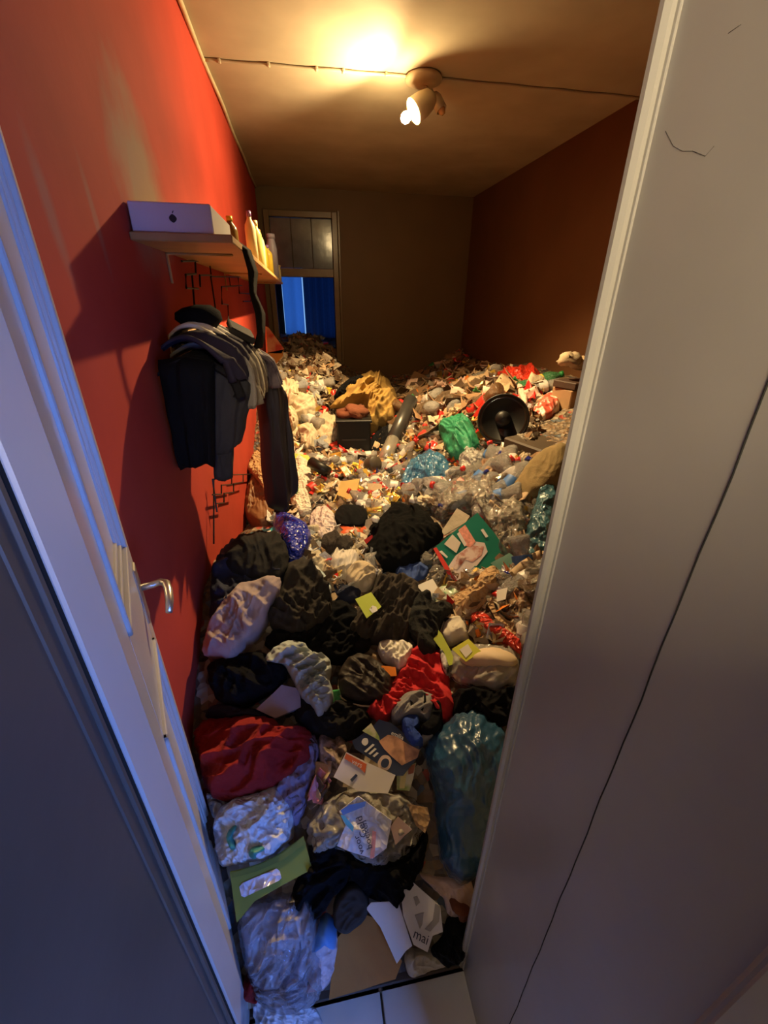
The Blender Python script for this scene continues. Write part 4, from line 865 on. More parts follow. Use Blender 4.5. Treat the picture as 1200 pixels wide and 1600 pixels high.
tag(MB().tube([t0, t1], .04, 14, radii=[.04, .04]).build('black_canister', blackpl, None, True), 'short black canister on the lime packaging below the cream bags', 'canister')
flat('lime_packaging', 'lime green packaging card under the black canister', 'card', [(458,708),(484,712),(486,724),(500,742),(490,742),(468,726),(458,722)], lime, lift=.07, th=.006, centre=(474,720))
# cream bags on the left bank
for poly, lb in (([(436,608),(448,594),(466,600),(466,625),(450,640),(436,630)], 'knotted cream bag nearest the far doorway on the left bank'),
                 ([(456,628),(470,614),(490,630),(492,652),(474,660),(458,650)], 'lumpy cream bag in the middle of the left bank'),
                 ([(440,650),(452,636),(466,656),(462,676),(446,678)], 'creamy bag with a yellow corner behind the hanging coat'),
                 ([(488,662),(505,648),(528,656),(532,682),(515,704),(498,692)], 'round beige bag spiralled tight beside the black crate'),
                 ([(464,672),(480,664),(496,682),(490,704),(474,704)], 'cream bag with red dots below the lumpy cream bag')):
    bag('cream_bag', lb, 'bag', poly, cream if 'beige' not in lb else beige, th=.11, amp=.04, nb=60, rings=14)
cloth('dark_pot', 'dark brown round pot on the left bank by the mustard towel', 'pot', [(498,630),(506,620),(518,628),(516,645),(504,648)], mat('dark_pot', (.05, .035, .02), rough=.5), th=.08, amp=.003, nb=40, rings=8)

# ------------------------------------------------------------------ things on the red wall
wood = mat('varnished_shelf_wood', (.46, .27, .10), rough=.45, var=.2, scale=4)
SE = at_y(364, 380, 1.55)
SX, SZ = SE[0], SE[2]
sh = empty('wall_shelf'); tag(sh, 'long wooden shelf on the red wall', 'shelf')
MB().box(XL, SX, 1.55, 5.3, SZ, SZ + .022, .003).build('board', wood, sh)
for y in (1.9, 3.2, 4.8): MB().box(XL, SX - .05, y, y + .012, SZ - .008, SZ, .002).box(XL, XL + .008, y, y + .012, SZ - .10, SZ, .002).build('bracket', wood, sh)
bx = empty('laptop_box'); tag(bx, 'flat white box with a small dark fruit logo on the shelf end', 'box')
f0 = at_y(202, 337, 1.57); f1 = at_y(331, 341, 1.57)
bz0 = SZ + .023; bz1 = bz0 + .075
MB().box(max(XL + .003, f0[0]), f1[0], 1.57, 1.95, bz0, bz1, .003).build('carton', mat('white_glossy_carton', (.62, .60, .62), rough=.35, var=.03), bx)
lx, lz = f1[0] - (f1[0] - XL) * .47, bz0 + .036
V = [(lx + .0095 * math.cos(a) * (1 + .1 * math.cos(2 * a)), 1.5685, lz + .0105 * math.sin(a) * (1 - .12 * abs(math.cos(a)))) for a in np.linspace(0, 2 * math.pi, 20, endpoint=False)]
mk('logo', V + [(x, 1.57, z) for x, _, z in V], [tuple(range(20))] + [(i, (i + 1) % 20, 20 + (i + 1) % 20, 20 + i) for i in range(20)], inkm, bx, False)
mk('logo', [(lx, 1.5685, lz + .012), (lx + .003, 1.5685, lz + .013), (lx + .006, 1.5685, lz + .019), (lx + .002, 1.5685, lz + .018)], [(0, 1, 2, 3)], inkm, bx, False)
# bottles and cans on the shelf
def shelf_bottle(y, x, r, h, body, capm, label, neck=.4, cat='bottle', nm='shelf_bottle'):
    e = empty(nm); tag(e, label, cat)
    MB().lathe([(.0, 0), (r, 0), (r, h * .68), (r * .9, h * .76), (r * neck, h * .86), (r * neck, h * .9), (.0, h * .9)], 16).build('body', body, e, True)
    MB().lathe([(.0, h * .9), (r * neck * 1.15, h * .9), (r * neck * 1.1, h), (.0, h)], 12).build('cap', capm, e, True)
    e.location = (x, y, SZ + .0225); return e
yel = mat('yellow_plastic', (.62, .46, .05), rough=.35); lav = mat('lavender_grey_plastic', (.36, .38, .52), rough=.35)
olg = mat('olive_yellow_liquid', (.40, .36, .04), rough=.2); crm = mat('cream_plastic', (.62, .56, .34), rough=.35); pur = mat('purple_plastic', (.22, .12, .34), rough=.35); orn = mat('orange_brown_plastic', (.5, .22, .08), rough=.35)
xs0 = SX - .05
shelf_bottle(2.65, xs0 - .09, .035, .20, mat('amber_glass', (.16, .10, .03), rough=.2), yel, 'amber bottle with a yellow lid behind the white box on the shelf')
shelf_bottle(2.95, xs0 - .02, .030, .27, crm, pur, 'slim cream bottle with a purple spray top on the shelf')
shelf_bottle(3.2, xs0 - .01, .033, .26, mat('clear_yellow_plastic', (.50, .46, .16), rough=.2), crm, 'clear yellowish bottle on the middle of the shelf')
shelf_bottle(3.5, xs0 - .02, .036, .25, crm, orn, 'cream bottle with an orange lid on the shelf')
shelf_bottle(3.82, xs0 - .03, .038, .24, olg, crm, 'olive yellow bottle further along the shelf')
shelf_bottle(4.1, xs0 - .01, .040, .22, yel, pur, 'yellow bottle with a purple lid further along the shelf')
shelf_bottle(4.65, xs0 + .0, .048, .36, lav, lav, 'tall lavender grey spray can near the far end of the shelf', neck=.7, cat='spray can', nm='spray_can')
shelf_bottle(4.45, xs0 - .06, .035, .15, crm, crm, 'short cream jar beside the tall spray can', neck=.9, cat='jar', nm='cream_jar')
shelf_bottle(5.05, xs0 + .01, .04, .14, mat('pale_yellow_jar', (.66, .60, .30), rough=.4), crm, 'pale yellow jar at the far end of the shelf', neck=.95, cat='jar', nm='yellow_jar')
# black strap trailing over the shelf edge
def ribbon(name, label, cat, pts, wd, mt, th=.006, wv=None):
    pts = [np.array(p, float) for p in pts]; V = []; F = []; n = len(pts)
    side = np.array(wv if wv is not None else (.15, 1.0, 0)); side = side / np.linalg.norm(side)
    for i, p in enumerate(pts):
        w_ = wd[i] if hasattr(wd, '__len__') else wd
        t = pts[min(i + 1, n - 1)] - pts[max(i - 1, 0)]; nn = np.cross(t, side); nn /= np.linalg.norm(nn) + 1e-9
        for s in (-1, 1):
            for q in (-1, 1): V.append(p + side * w_ * .5 * s + nn * th * .5 * q)
    for i in range(n - 1):
        a, b = i * 4, i * 4 + 4
        for (x, y) in ((0, 1), (1, 3), (3, 2), (2, 0)): F.append((a + x, a + y, b + y, b + x))
    F += [(0, 2, 3, 1), (n * 4 - 4, n * 4 - 3, n * 4 - 1, n * 4 - 2)]
    return tag(mk(name, V, F, mt, None, True), label, cat)
ribbon('black_strap', 'black fabric strap trailing over the shelf edge down to the coats', 'strap',
       [(SX - .12, 1.78, SZ + .03), (SX - .03, 1.79, SZ + .032), (SX + .012, 1.80, SZ + .005), (SX + .024, 1.82, SZ - .06), (SX + .012, 1.85, SZ - .13), (SX + .03, 1.86, SZ - .20), (SX + .022, 1.90, SZ - .27), (SX + .0, 1.93, SZ - .33)], [.05, .05, .045, .055, .035, .06, .05, .06], black2, .008, (.5, 1, 0))
# black wire grid racks
wire = mat('black_wire', (.015, .013, .012), rough=.4, metal=.3)
def zigzag(name, label, y0, z0, steps, s, dirn=1, x=XL + .03):
    e = empty(name); tag(e, label, 'wire rack')
    for k in range(2):
        pts = []; y, z = y0 + k * s, z0
        for i in range(steps):
            pts += [(x, y, z), (x, y, z - s)]; z -= s; pts.append((x, y + s * dirn, z)); y += s * dirn
        MB().tube(pts, .0035, 6).build('wire', wire, e)
    MB().tube([(x, y0 - s, z0), (x, y0 + s * 3, z0)], .004, 6).build('rail', wire, e)
    for yy in (y0, y0 + s): MB().tube([(XL, yy, z0), (x, yy, z0)], .003, 6).build('pin', wire, e)
    return e
def wpts(l, x=XL + .03): return [at_x(u, v, x) for u, v in l]
def rack(label, lines, pin):
    e = empty('wire_rack'); tag(e, label, 'wire rack')
    for l in lines: MB().tube(wpts(l), .0042, 6).build('wire', wire, e)
    MB().tube([at_x(*pin, XL), at_x(*pin, XL + .03)], .003, 6).build('pin', wire, e)
rack('stepped black wire rack just under the shelf', ([(284,408),(345,407)], [(305,408),(306,428),(290,429),(291,450),(310,451)], [(327,408),(330,430),(312,430),(313,448)], [(329,430),(335,470),(339,500)], [(300,430),(304,480)]), (300,408))
rack('second stepped black wire rack further under the shelf', ([(330,432),(392,433)], [(358,433),(360,447),(346,448),(347,475),(356,476),(357,500)], [(372,433),(374,458),(392,459),(392,471),(380,471)], [(347,448),(378,446)]), (350,432))
q = at_x(385, 742, XL + .03)
e = empty('wire_rack'); tag(e, 'stepped black wire rack low on the red wall below the coats', 'wire rack')
for l in ([(395,741),(362,742),(362,757),(346,758),(346,772),(332,773)], [(380,742),(380,753),(365,756),(365,769),(350,771),(350,786),(337,787)], [(332,748),(339,800)], [(334,748),(334,850)]):
    MB().tube(wpts(l), .0035, 6).build('wire', wire, e)
MB().tube([at_x(395, 741, XL), at_x(395, 741, XL + .03)], .003, 6).build('pin', wire, e)

# coat rail and hanging clothes
def hang(name, label, cat, top, bot, mt, nf=4, amp=.02, th=.03, n=44, m=18, seed=0, hem=.004, sag=0):
    top = np.array(top, float); bot = np.array(bot, float)
    def along(P, t):
        d = np.r_[0, np.cumsum(np.linalg.norm(np.diff(P, axis=0), axis=1))]; d /= d[-1]
        return np.stack([np.interp(t, d, P[:, k]) for k in range(3)], 1)
    t = np.linspace(0, 1, n); A = along(top, t); B = along(bot, t)
    B[:, 2] += hem * np.sin(t * 9 + seed)
    tang = np.gradient(A, axis=0); nn = np.cross(tang, (0, 0, 1)); nn /= np.linalg.norm(nn, axis=1, keepdims=True) + 1e-9
    if (nn.mean(0) @ (EYE - A.mean(0))) < 0: nn = -nn
    V = []
    for side in (1, -1):
        for j in range(m):
            f = j / (m - 1); base_ = A * (1 - f) + B * f
            wv = amp * (.35 + .65 * f) * (np.sin(2 * math.pi * nf * t + seed + .6 * f) + .4 * np.sin(2 * math.pi * nf * 2.3 * t + seed * 2 - f)) + .012 * noise(np.stack([t * 8, np.full(n, f * 6)], 1), seed + 2)
            tk = th * .5 * math.sqrt(max(0, 1 - (2 * f - 1) ** 10)) * np.sqrt(np.clip(1 - (2 * t - 1) ** 8, 0, 1)) + .0005
            V += list(base_ + nn * (wv + side * tk)[:, None])
    F = []; S = n * m
    for j in range(m - 1):
        for i in range(n - 1):
            a = j * n + i; F.append((a, a + n, a + n + 1, a + 1)); b = S + a; F.append((b, b + 1, b + n + 1, b + n))
    for i in range(n - 1): F.append((i, i + 1, S + i + 1, S + i)); k = (m - 1) * n + i; F.append((k, S + k, S + k + 1, k + 1))
    for j in range(m - 1): a = j * n; F.append((a, S + a, S + a + n, a + n)); a += n - 1; F.append((a, a + n, S + a + n, S + a))
    V = np.array(V); V[:, 0] = np.maximum(V[:, 0], XL + .004)
    return tag(mk(name, V, F, mt, None, True), label, cat)
rail = empty('coat_rail'); tag(rail, 'coat rail on the red wall hidden by dark clothes', 'coat rail')
RZ = at_y(300, 540, 1.65)[2]
MB()  .box(XL, XL + .018, 1.72, 2.5, RZ - .05, RZ + .03, .003).build('board', wood, rail)
for y in (1.8, 2.0, 2.2, 2.4): MB().tube([(XL + .018, y, RZ), (XL + .08, y, RZ - .01), (XL + .10, y, RZ + .02)], .006, 8).build('hook', blackpl, rail)
def Y(u, v, y): return at_y(u, v, y)
hang('black_coat', 'long black coat hanging flat nearest the door', 'coat', [Y(247,562,1.50), Y(290,558,1.50), Y(335,566,1.50)], [Y(283,735,1.52), Y(310,728,1.52), Y(336,728,1.52)], black, nf=2.0, amp=.008, th=.10, seed=1)
hang('grey_hoodie', 'charcoal sweatshirt hanging with one cuffed sleeve down', 'sweatshirt', [Y(322,566,1.56), Y(350,570,1.58), Y(396,596,1.62)], [Y(322,712,1.58), Y(350,712,1.60), Y(376,690,1.64)], charcoal, nf=1.5, amp=.006, th=.09, seed=2)
hang('sweatshirt_sleeve', 'charcoal cuffed sleeve hanging below the sweatshirt', 'sleeve', [Y(330,690,1.60), Y(350,694,1.60), Y(366,690,1.60)], [Y(335,750,1.60), Y(350,752,1.60), Y(364,746,1.60)], charcoal, nf=1, amp=.003, th=.06, n=20, m=10, seed=3, hem=0)
hang('black_sleeve_coat', 'long narrow black coat sleeve hanging furthest from the door', 'coat', [Y(404,572,1.95), Y(422,578,2.0), Y(436,604,2.05)], [Y(421,792,2.0), Y(438,800,2.0), Y(458,768,2.02)], mat('black_purple_nylon', (.016, .012, .020), rough=.45, spec=.5), nf=1.6, amp=.012, th=.09, seed=4)
hang('brown_coat_tail', 'dark brown coat tail hanging behind the long black sleeve', 'coat', [Y(425,700,2.2), Y(440,700,2.2), Y(452,705,2.2)], [Y(428,800,2.2), Y(440,806,2.2), Y(452,800,2.2)], brownk, nf=1, amp=.01, th=.05, n=20, m=10, seed=5)
# draped tops over the rail: saddle shaped cloths
def saddle(name, label, cat, y0, y1, z0, reach, drop, mt, amp=.015, seed=0, th=.012, x0=XL + .02, nf=3):
    n, mm = 40, 26; V = []; t = np.linspace(0, 1, n)
    for s in (1, -1):
        for j in range(mm):
            f = j / (mm - 1); a = f * (1 + drop / reach)
            for i in range(n):
                yy = y0 + (y1 - y0) * t[i] + .03 * math.sin(f * 4 + seed)
                if a < 1: x = x0 + reach * a; z = z0 + .05 * math.sin(a * math.pi) * (1 - .3 * a) - .03 * a * a
                else: x = x0 + reach + .02 * math.sin((a - 1) * 3); z = z0 - .03 - (a - 1) * reach
                wv = amp * (math.sin(2 * math.pi * nf * t[i] + seed + f * 2.0) + .5 * math.sin(2 * math.pi * nf * 2.1 * t[i] + seed * 3 - f * 3)) * (.4 + f)
                V.append((max(XL + .004, x + wv * (.3 + .7 * min(1, a)) + s * th * .5 * (1 if a >= 1 else .2)), yy, z + wv * .7 * (1 if a < 1 else .2) + s * th * .5 * (.3 if a >= 1 else 1)))
    F = []; S = n * mm
    for j in range(mm - 1):
        for i in range(n - 1):
            a = j * n + i; F.append((a, a + 1, a + n + 1, a + n)); b = S + a; F.append((b, b + n, b + n + 1, b + 1))
    for i in range(n - 1): F.append((i, S + i, S + i + 1, i + 1)); k = (mm - 1) * n + i; F.append((k, k + 1, S + k + 1, S + k))
    for j in range(mm - 1): a = j * n; F.append((a, a + n, S + a + n, S + a)); a += n - 1; F.append((a, S + a, S + a + n, a + n))
    return tag(mk(name, V, F, mt, None, True), label, cat)
zt = at_y(330, 545, 1.7)[2]
purpleblk = mat('black_violet_cotton', (.022, .017, .032), rough=.85, bump=.2)
saddle('grey_sweater', 'grey knitted sweater draped over the coats on the rail', 'sweater', 1.60, 2.0, zt - .02, .24, .14, mat('warm_grey_knit', (.24, .21, .17), rough=.95, bump=.3, bscale=120), amp=.02, seed=1, nf=4)
saddle('black_cardigan', 'black cardigan bunched under the thin white cloth on the rail', 'cardigan', 1.495, 1.80, zt - .05, .20, .06, black2, amp=.012, seed=5)
saddle('black_shirt', 'black violet shirt draped on top of the hanging coats', 'shirt', 1.52, 1.95, zt + .015, .22, .07, purpleblk, amp=.016, seed=2, nf=4)
saddle('white_towel', 'thin white cloth lying across the top of the hanging clothes', 'cloth', 1.66, 1.90, zt + .045, .19, .0, paper, amp=.006, seed=3)
saddle('violet_scarf', 'dark violet striped scarf trailing from the rail towards the long sleeve', 'scarf', 1.92, 2.06, zt - .05, .30, .10, mat('violet_stripe', (.03, .022, .045), rough=.8, col2=(.16, .13, .15), cscale=18), amp=.014, seed=6, nf=2)
q = at_x(325, 502, XL + .10)
mbq = MB().lathe([(.0, -.06), (.07, -.05), (.10, -.01), (.095, .03), (.06, .06), (.0, .07)], 18)
o = mk('black_hat', [(x * (1 + .1 * math.sin(9 * y)), y * 1.3, z * (1 + .15 * math.sin(20 * x))) for x, y, z in mbq.V], mbq.F, black); o.scale = (.8, .62, .6); o.location = (XL + .11, 1.74, zt + .10); tag(o, 'black woollen hat on top of the hanging clothes', 'hat')
q = at_y(400, 520, 2.2)
o = MB().box(-.05, .05, -.07, .07, -.012, .012, .004).build('dark_wallet', charcoal); o.location = at_y(376, 518, 1.9); o.rotation_euler = (.2, .5, .3); tag(o, 'dark flat pouch resting on the clothes below the strap', 'pouch')
# magazines sticking out behind the coats
for i, (poly, mt_, lb) in enumerate((([(416,510),(420,512),(444,545),(440,552),(418,552)], mat('cream_red_cover', (.60, .46, .24), rough=.5, col2=(.5, .10, .06), cscale=16), 'cream and red magazine sticking out behind the coats'),
                                    ([(414,552),(443,546),(442,556),(430,570),(416,580)], mat('yellow_cover', (.62, .42, .08), rough=.5), 'yellow paper bag bottom under the magazine behind the coats'))):
    Pq = [at_y(u, v, 2.75) for u, v in poly]; n0 = len(Pq)
    V = Pq + [p + np.array([-.01, .03, 0]) for p in Pq]
    o = mk('magazine', V, [tuple(range(n0)), tuple(range(2 * n0 - 1, n0 - 1, -1))] + [(k, n0 + k, n0 + (k + 1) % n0, (k + 1) % n0) for k in range(n0)], mt_, None, False); tag(o, lb, 'magazine')

# ------------------------------------------------------------------ loose litter, piece by piece
rng = np.random.RandomState(11); random.seed(11)
def inside(p, poly):
    x, y = p; c = False; n = len(poly)
    for i in range(n):
        x1, y1 = poly[i]; x2, y2 = poly[(i + 1) % n]
        if (y1 > y) != (y2 > y) and x < (x2 - x1) * (y - y1) / (y2 - y1) + x1: c = not c
    return c
def crumple(seed, n=16, m=10, amp=.4):
    """ball of crushed paper or film, unit radius"""
    V = [(0, 0, 1.0)]; F = []
    for j in range(1, m):
        th = math.pi * j / m
        for i in range(n):
            a = 2 * math.pi * (i + .5 * (j % 2)) / n; V.append((math.sin(th) * math.cos(a), math.sin(th) * math.sin(a), math.cos(th)))
    V.append((0, 0, -1.0)); V = np.array(V)
    q = V[:, :2] * 1.7 + V[:, 2:3] * np.array([[.9, -.7]])
    r = 1 + amp * (noise(q, seed) * 1.5 + noise(q * 2.3, seed + 1)) ; V = V * r[:, None] * np.array([1, .85, .62])
    for i in range(n): F.append((0, 1 + i, 1 + (i + 1) % n))
    for j in range(m - 2):
        a = 1 + j * n
        for i in range(n): F.append((a + i, a + n + i, a + n + (i + 1) % n, a + (i + 1) % n))
    b = len(V) - 1; a = 1 + (m - 2) * n
    for i in range(n): F.append((a + i, b, a + (i + 1) % n))
    return V, F
def sheetlet(seed, n=7, asp=1.4, curl=.5, amp=.16):
    g = np.linspace(-1, 1, n); P = np.stack(np.meshgrid(g, g * asp, indexing='ij'), -1).reshape(-1, 2)
    z = curl * (P[:, 0] * math.cos(seed) + P[:, 1] * math.sin(seed)) ** 2 * .4 + amp * (noise(P * 1.2, seed) * 2 + noise(P * 2.7, seed + 1))
    V = np.column_stack([P, z]); F = [(i * n + j, (i + 1) * n + j, (i + 1) * n + j + 1, i * n + j + 1) for i in range(n - 1) for j in range(n - 1)]
    V2 = V - [0, 0, .03]; k = n * n; F2 = [tuple(k + i for i in f[::-1]) for f in F]
    edge = [i * n for i in range(n)] + [(n - 1) * n + j for j in range(1, n)] + [i * n + n - 1 for i in range(n - 2, -1, -1)] + [j for j in range(n - 2, 0, -1)]
    F3 = [(edge[i], k + edge[i], k + edge[(i + 1) % len(edge)], edge[(i + 1) % len(edge)]) for i in range(len(edge))]
    return np.vstack([V, V2]), F + F2 + F3
def mesh_of(name, VF, mt, smooth=True):
    o = mk(name, VF[0], VF[1], mt, None, smooth); me = o.data; bpy.data.objects.remove(o); return me
BALL = [crumple(s) for s in range(6)]; WAD = [crumple(s + 20, amp=.55) for s in range(6)]
SHEET = [sheetlet(s) for s in range(8)]; CARDS = [sheetlet(s + 30, n=4, asp=1.3, curl=.15, amp=.04) for s in range(5)]
def bottle_meshes(bm, cm, lm_):
    body = MB().lathe([(.0, -1), (.26, -1), (.33, -.93), (.33, -.5), (.30, -.42), (.33, -.34), (.33, .1), (.30, .18), (.33, .26), (.31, .5), (.2, .72), (.11, .85), (.11, .93), (.0, .93)], 12)
    capb = MB().lathe([(.0, .86), (.14, .86), (.14, 1.0), (.0, 1.0)], 10); lab = MB().lathe([(.335, -.32), (.338, -.3), (.338, .08), (.335, .1)], 12)
    V = np.array(body.V); V[:, 0] *= 1 + .18 * np.sin(V[:, 2] * 5); V[:, 1] *= .8
    return (mesh_of('bottle_body', (V, body.F), bm), mesh_of('bottle_cap', (capb.V, capb.F), cm), mesh_of('bottle_label', ([(x * 1.03, y * .85, z) for x, y, z in lab.V], lab.F), lm_))
petclear = film('pet_clear', (.60, .58, .54), .38, .1, .2, 30); petbrown = film('pet_brown', (.16, .08, .03), .75, .12, .2, 30); petgreen = film('pet_green', (.06, .26, .10), .6, .12, .2, 30)
BOT = {'clear': bottle_meshes(petclear, redpl, mat('bottle_label_white', (.55, .52, .48), rough=.4)), 'clear_blue': bottle_meshes(petclear, royal, mat('bottle_label_blue', (.06, .16, .42), rough=.4)),
       'brown': bottle_meshes(petbrown, redpl, mat('bottle_label_red', (.50, .03, .02), rough=.4)), 'green': bottle_meshes(petgreen, mat('green_cap', (.02, .2, .05), rough=.4), mat('bottle_label_yellow', (.55, .42, .06), rough=.4))}
def can_mesh(mt): 
    b = MB().lathe([(.0, -1), (.40, -1), (.50, -.9), (.52, -.85), (.52, .82), (.42, .95), (.40, 1), (.36, .97), (.0, .97)], 14); return mesh_of('drink_can', (b.V, b.F), mt)
CANS = [('red', can_mesh(mat('can_red', (.5, .03, .02), rough=.3, metal=.3))), ('silver', can_mesh(mat('can_silver', (.5, .48, .44), rough=.3, metal=.7))), ('gold', can_mesh(mat('can_gold', (.5, .34, .08), rough=.3, metal=.5))), ('black', can_mesh(mat('can_black', (.03, .03, .03), rough=.3)))]
def cup_mesh(mt):
    b = MB().lathe([(.0, -1), (.5, -1), (.72, 1), (.78, 1.02), (.78, 1.08), (.68, 1.04), (.46, -.94), (.0, -.94)], 14); return mesh_of('paper_cup', (b.V, b.F), mt)
CUPS = [('white', cup_mesh(mat('cup_white', (.58, .54, .48), rough=.5))), ('brown', cup_mesh(mat('cup_brown', (.30, .17, .08), rough=.6)))]
def carton_mesh(mt):
    b = MB().box(-.5, .5, -.35, .35, -1, .7, .04); b.add([(-.5, -.35, .7), (.5, -.35, .7), (.5, .35, .7), (-.5, .35, .7), (-.5, 0, 1.0), (.5, 0, 1.0)], [(0, 1, 5, 4), (2, 3, 4, 5), (0, 4, 3), (1, 2, 5)]); return mesh_of('drink_carton', (b.V, b.F), mt, False)
CART = [('white and blue', carton_mesh(mat('carton_blue', (.55, .55, .55), rough=.4, col2=(.06, .16, .45), cscale=1.6, cpos=(.48, .52)))), ('orange', carton_mesh(mat('carton_orange', (.6, .25, .04), rough=.4, col2=(.6, .55, .45), cscale=1.6, cpos=(.48, .52))))]
PAPERS = {'cream': cream, 'white': paper, 'tan': mat('tan_paper', (.42, .30, .18), rough=.8), 'brown': mat('brown_card', (.24, .14, .07), rough=.8), 'grey': mat('dusty_grey_paper', (.24, .20, .15), rough=.9), 'beige': beige,
          'peach': peach, 'dark brown': mat('dark_brown_litter', (.09, .055, .03), rough=.8), 'dusty brown': mat('dusty_brown_litter', (.15, .11, .07), rough=.9)}
WRAPS = {'red': redpl, 'orange': orange, 'yellow': yel, 'green': mat('green_wrapper', (.06, .30, .10), rough=.35), 'blue': royal, 'silver': silver, 'pink': mat('pink_wrapper', (.6, .22, .25), rough=.35), 'gold': mat('gold_wrapper', (.50, .32, .06), rough=.3, metal=.3)}
FILMS = {'clear': clear, 'cloudy': clear2, 'white': whitebag, 'amber': MATS['amber_film']}
_cache = {}
def shared(key, VF, mt, smooth=True):
    if key not in _cache: _cache[key] = mesh_of(key[0], VF, mt, smooth)
    return _cache[key]
LOOSE = []; PIX = [None]
def pj(p):
    q = RM.T @ (np.asarray(p) - EYE); return CX + FPX * q[0] / q[2], CY + FPX * q[1] / q[2]
LAND = [(725,690,'green bag'),(785,655,'dark fan'),(668,740,'sky blue bag'),(570,630,'mustard towel'),(556,690,'black crate'),(622,670,'black roll'),(815,590,'red orange bag'),(475,526,'far doorway crest'),
        (536,780,'manila envelope'),(630,845,'big black bag'),(738,860,'green food box'),(850,745,'olive bolster'),(848,815,'teal sack'),(775,1000,'red wrapper'),(742,925,'brown paper bag'),(550,818,'black hat'),(460,852,'blue foil bag'),
        (478,755,'white paper carrier'),(508,680,'round beige bag'),(452,617,'knotted cream bag'),(735,552,'right crest'),(680,600,'end wall slope'),(480,640,'lumpy cream bag'),(740,725,'cloudy white bag'),(790,790,'crinkled clear sheet'),(570,1065,'handbag'),(600,1170,'navy leaflet'),(400,1190,'red blanket'),(410,785,'leather bag'),(583,733,'dark round tin'),(500,730,'black canister')]
def place(me, name, p, n, size, tiltr, spin, label, cat, group, flatn=None, lie=False):
    o = bpy.data.objects.new(name, me); COL.objects.link(o)
    z = Vector(n).normalized(); z = (z + Vector((rng.randn() * tiltr, rng.randn() * tiltr, 0))).normalized()
    q = Vector((0, 0, 1)).rotation_difference(z).to_matrix().to_4x4() @ Matrix.Rotation(spin, 4, 'Z')
    if lie: q = q @ Matrix.Rotation(math.pi / 2 + rng.randn() * .25, 4, 'X')
    o.matrix_world = Matrix.Translation(Vector(p)) @ q @ Matrix.Diagonal((size[0], size[1], size[2], 1))
    o['category'] = cat; LOOSE.append((o, label, PIX[0])); return o
def loose(kind, colour, p, n, where, sc=1.0):
    s = sc * (.75 + .5 * rng.rand()); spin = rng.rand() * 6.28
    if kind == 'ball':
        i = rng.randint(6); place(shared(('paper_ball', colour, i), BALL[i], PAPERS[colour], False), 'crumpled_paper', p + n * .02, n, [.042 * s] * 3, .5, spin, f'ball of crumpled {colour} paper', 'paper', '')
    elif kind == 'wad':
        i = rng.randint(6); place(shared(('bag_wad', colour, i), WAD[i], FILMS[colour]), 'scrunched_bag', p + n * .02, n, [.07 * s, .055 * s, .055 * s], .4, spin, f'scrunched {colour} plastic bag', 'bag', '')
    elif kind == 'sheet':
        i = rng.randint(8); place(shared(('paper_scrap', colour, i), SHEET[i], PAPERS[colour]), 'paper_scrap', p + n * .025, n, [.045 * s, .045 * s, .06 * s], .5, spin, f'bent scrap of {colour} paper', 'paper', '')
    elif kind == 'wrap':
        i = rng.randint(8); place(shared(('wrapper', colour, i), SHEET[i], WRAPS[colour]), 'snack_wrapper', p + n * .03, n, [.035 * s, .035 * s, .06 * s], .6, spin, f'shiny {colour} snack wrapper', 'wrapper', '')
    elif kind == 'card':
        i = rng.randint(5); place(shared(('card_piece', colour, i), CARDS[i], PAPERS[colour], False), 'cardboard_piece', p + n * .03, n, [.06 * s, .06 * s, .08 * s], .5, spin, f'torn piece of {colour} card', 'cardboard', '')
    elif kind == 'can':
        c, me = CANS[colour]; place(me, 'drink_can', p + n * .03, n, [.058 * s] * 3, .35, spin, f'{c} drink can', 'can', '', lie=True)
    elif kind == 'cup':
        c, me = CUPS[colour]; place(me, 'paper_cup', p + n * .03, n, [.05 * s] * 3, .4, spin, f'{c} paper cup', 'cup', '', lie=True)
    elif kind == 'carton':
        c, me = CART[colour]; place(me, 'drink_carton', p + n * .03, n, [.065 * s, .065 * s, .08 * s], .4, spin, f'{c} drink carton', 'carton', '', lie=True)
    elif kind == 'bottle':
        b, c, l = BOT[colour]; cn = colour.replace('clear_blue', 'blue capped clear').replace('_', ' ')
        o = place(b, 'plastic_bottle', p + n * .04, n, [.11 * s] * 3, .3, spin, f'{cn} plastic drink bottle', 'bottle', '', lie=True)
        for me, nm in ((c, 'cap'), (l, 'label')):
            k = bpy.data.objects.new(nm, me); COL.objects.link(k); k.parent = o
def fill(poly, count, mix, where, sc=1.0, gap=.5):
    xs = [p[0] for p in poly]; ys = [p[1] for p in poly]; pts = []
    tries = 0
    while len(pts) < count and tries < count * 30:
        tries += 1; p = (rng.uniform(min(xs), max(xs)), rng.uniform(min(ys), max(ys)))
        if inside(p, poly) and not any(inside(p, tp) for tp in TAKEN): pts.append(p)
    if not pts: return
    W = cast(np.array(pts)); Nn = hnorm(np.clip(W[:, 0], XL, XR), W[:, 1], .1)
    kinds = [k for k, w_ in mix]; pr = np.array([w_ for k, w_ in mix], float); pr /= pr.sum()
    for p, n in zip(W, Nn):
        if p[0] < XL + .07 or p[0] > XR - .07 or p[1] > 8.2: continue
        if YB - .1 < p[1] < YB + .2 and not (BX0 + .06 < p[0] < BX1 - .06): continue
        k = kinds[rng.choice(len(kinds), p=pr)]; PIX[0] = pj(p); loose(k[0], k[1], p, n, where, sc)
B_ = [(('bottle', 'clear'), 3), (('bottle', 'clear_blue'), 1)]
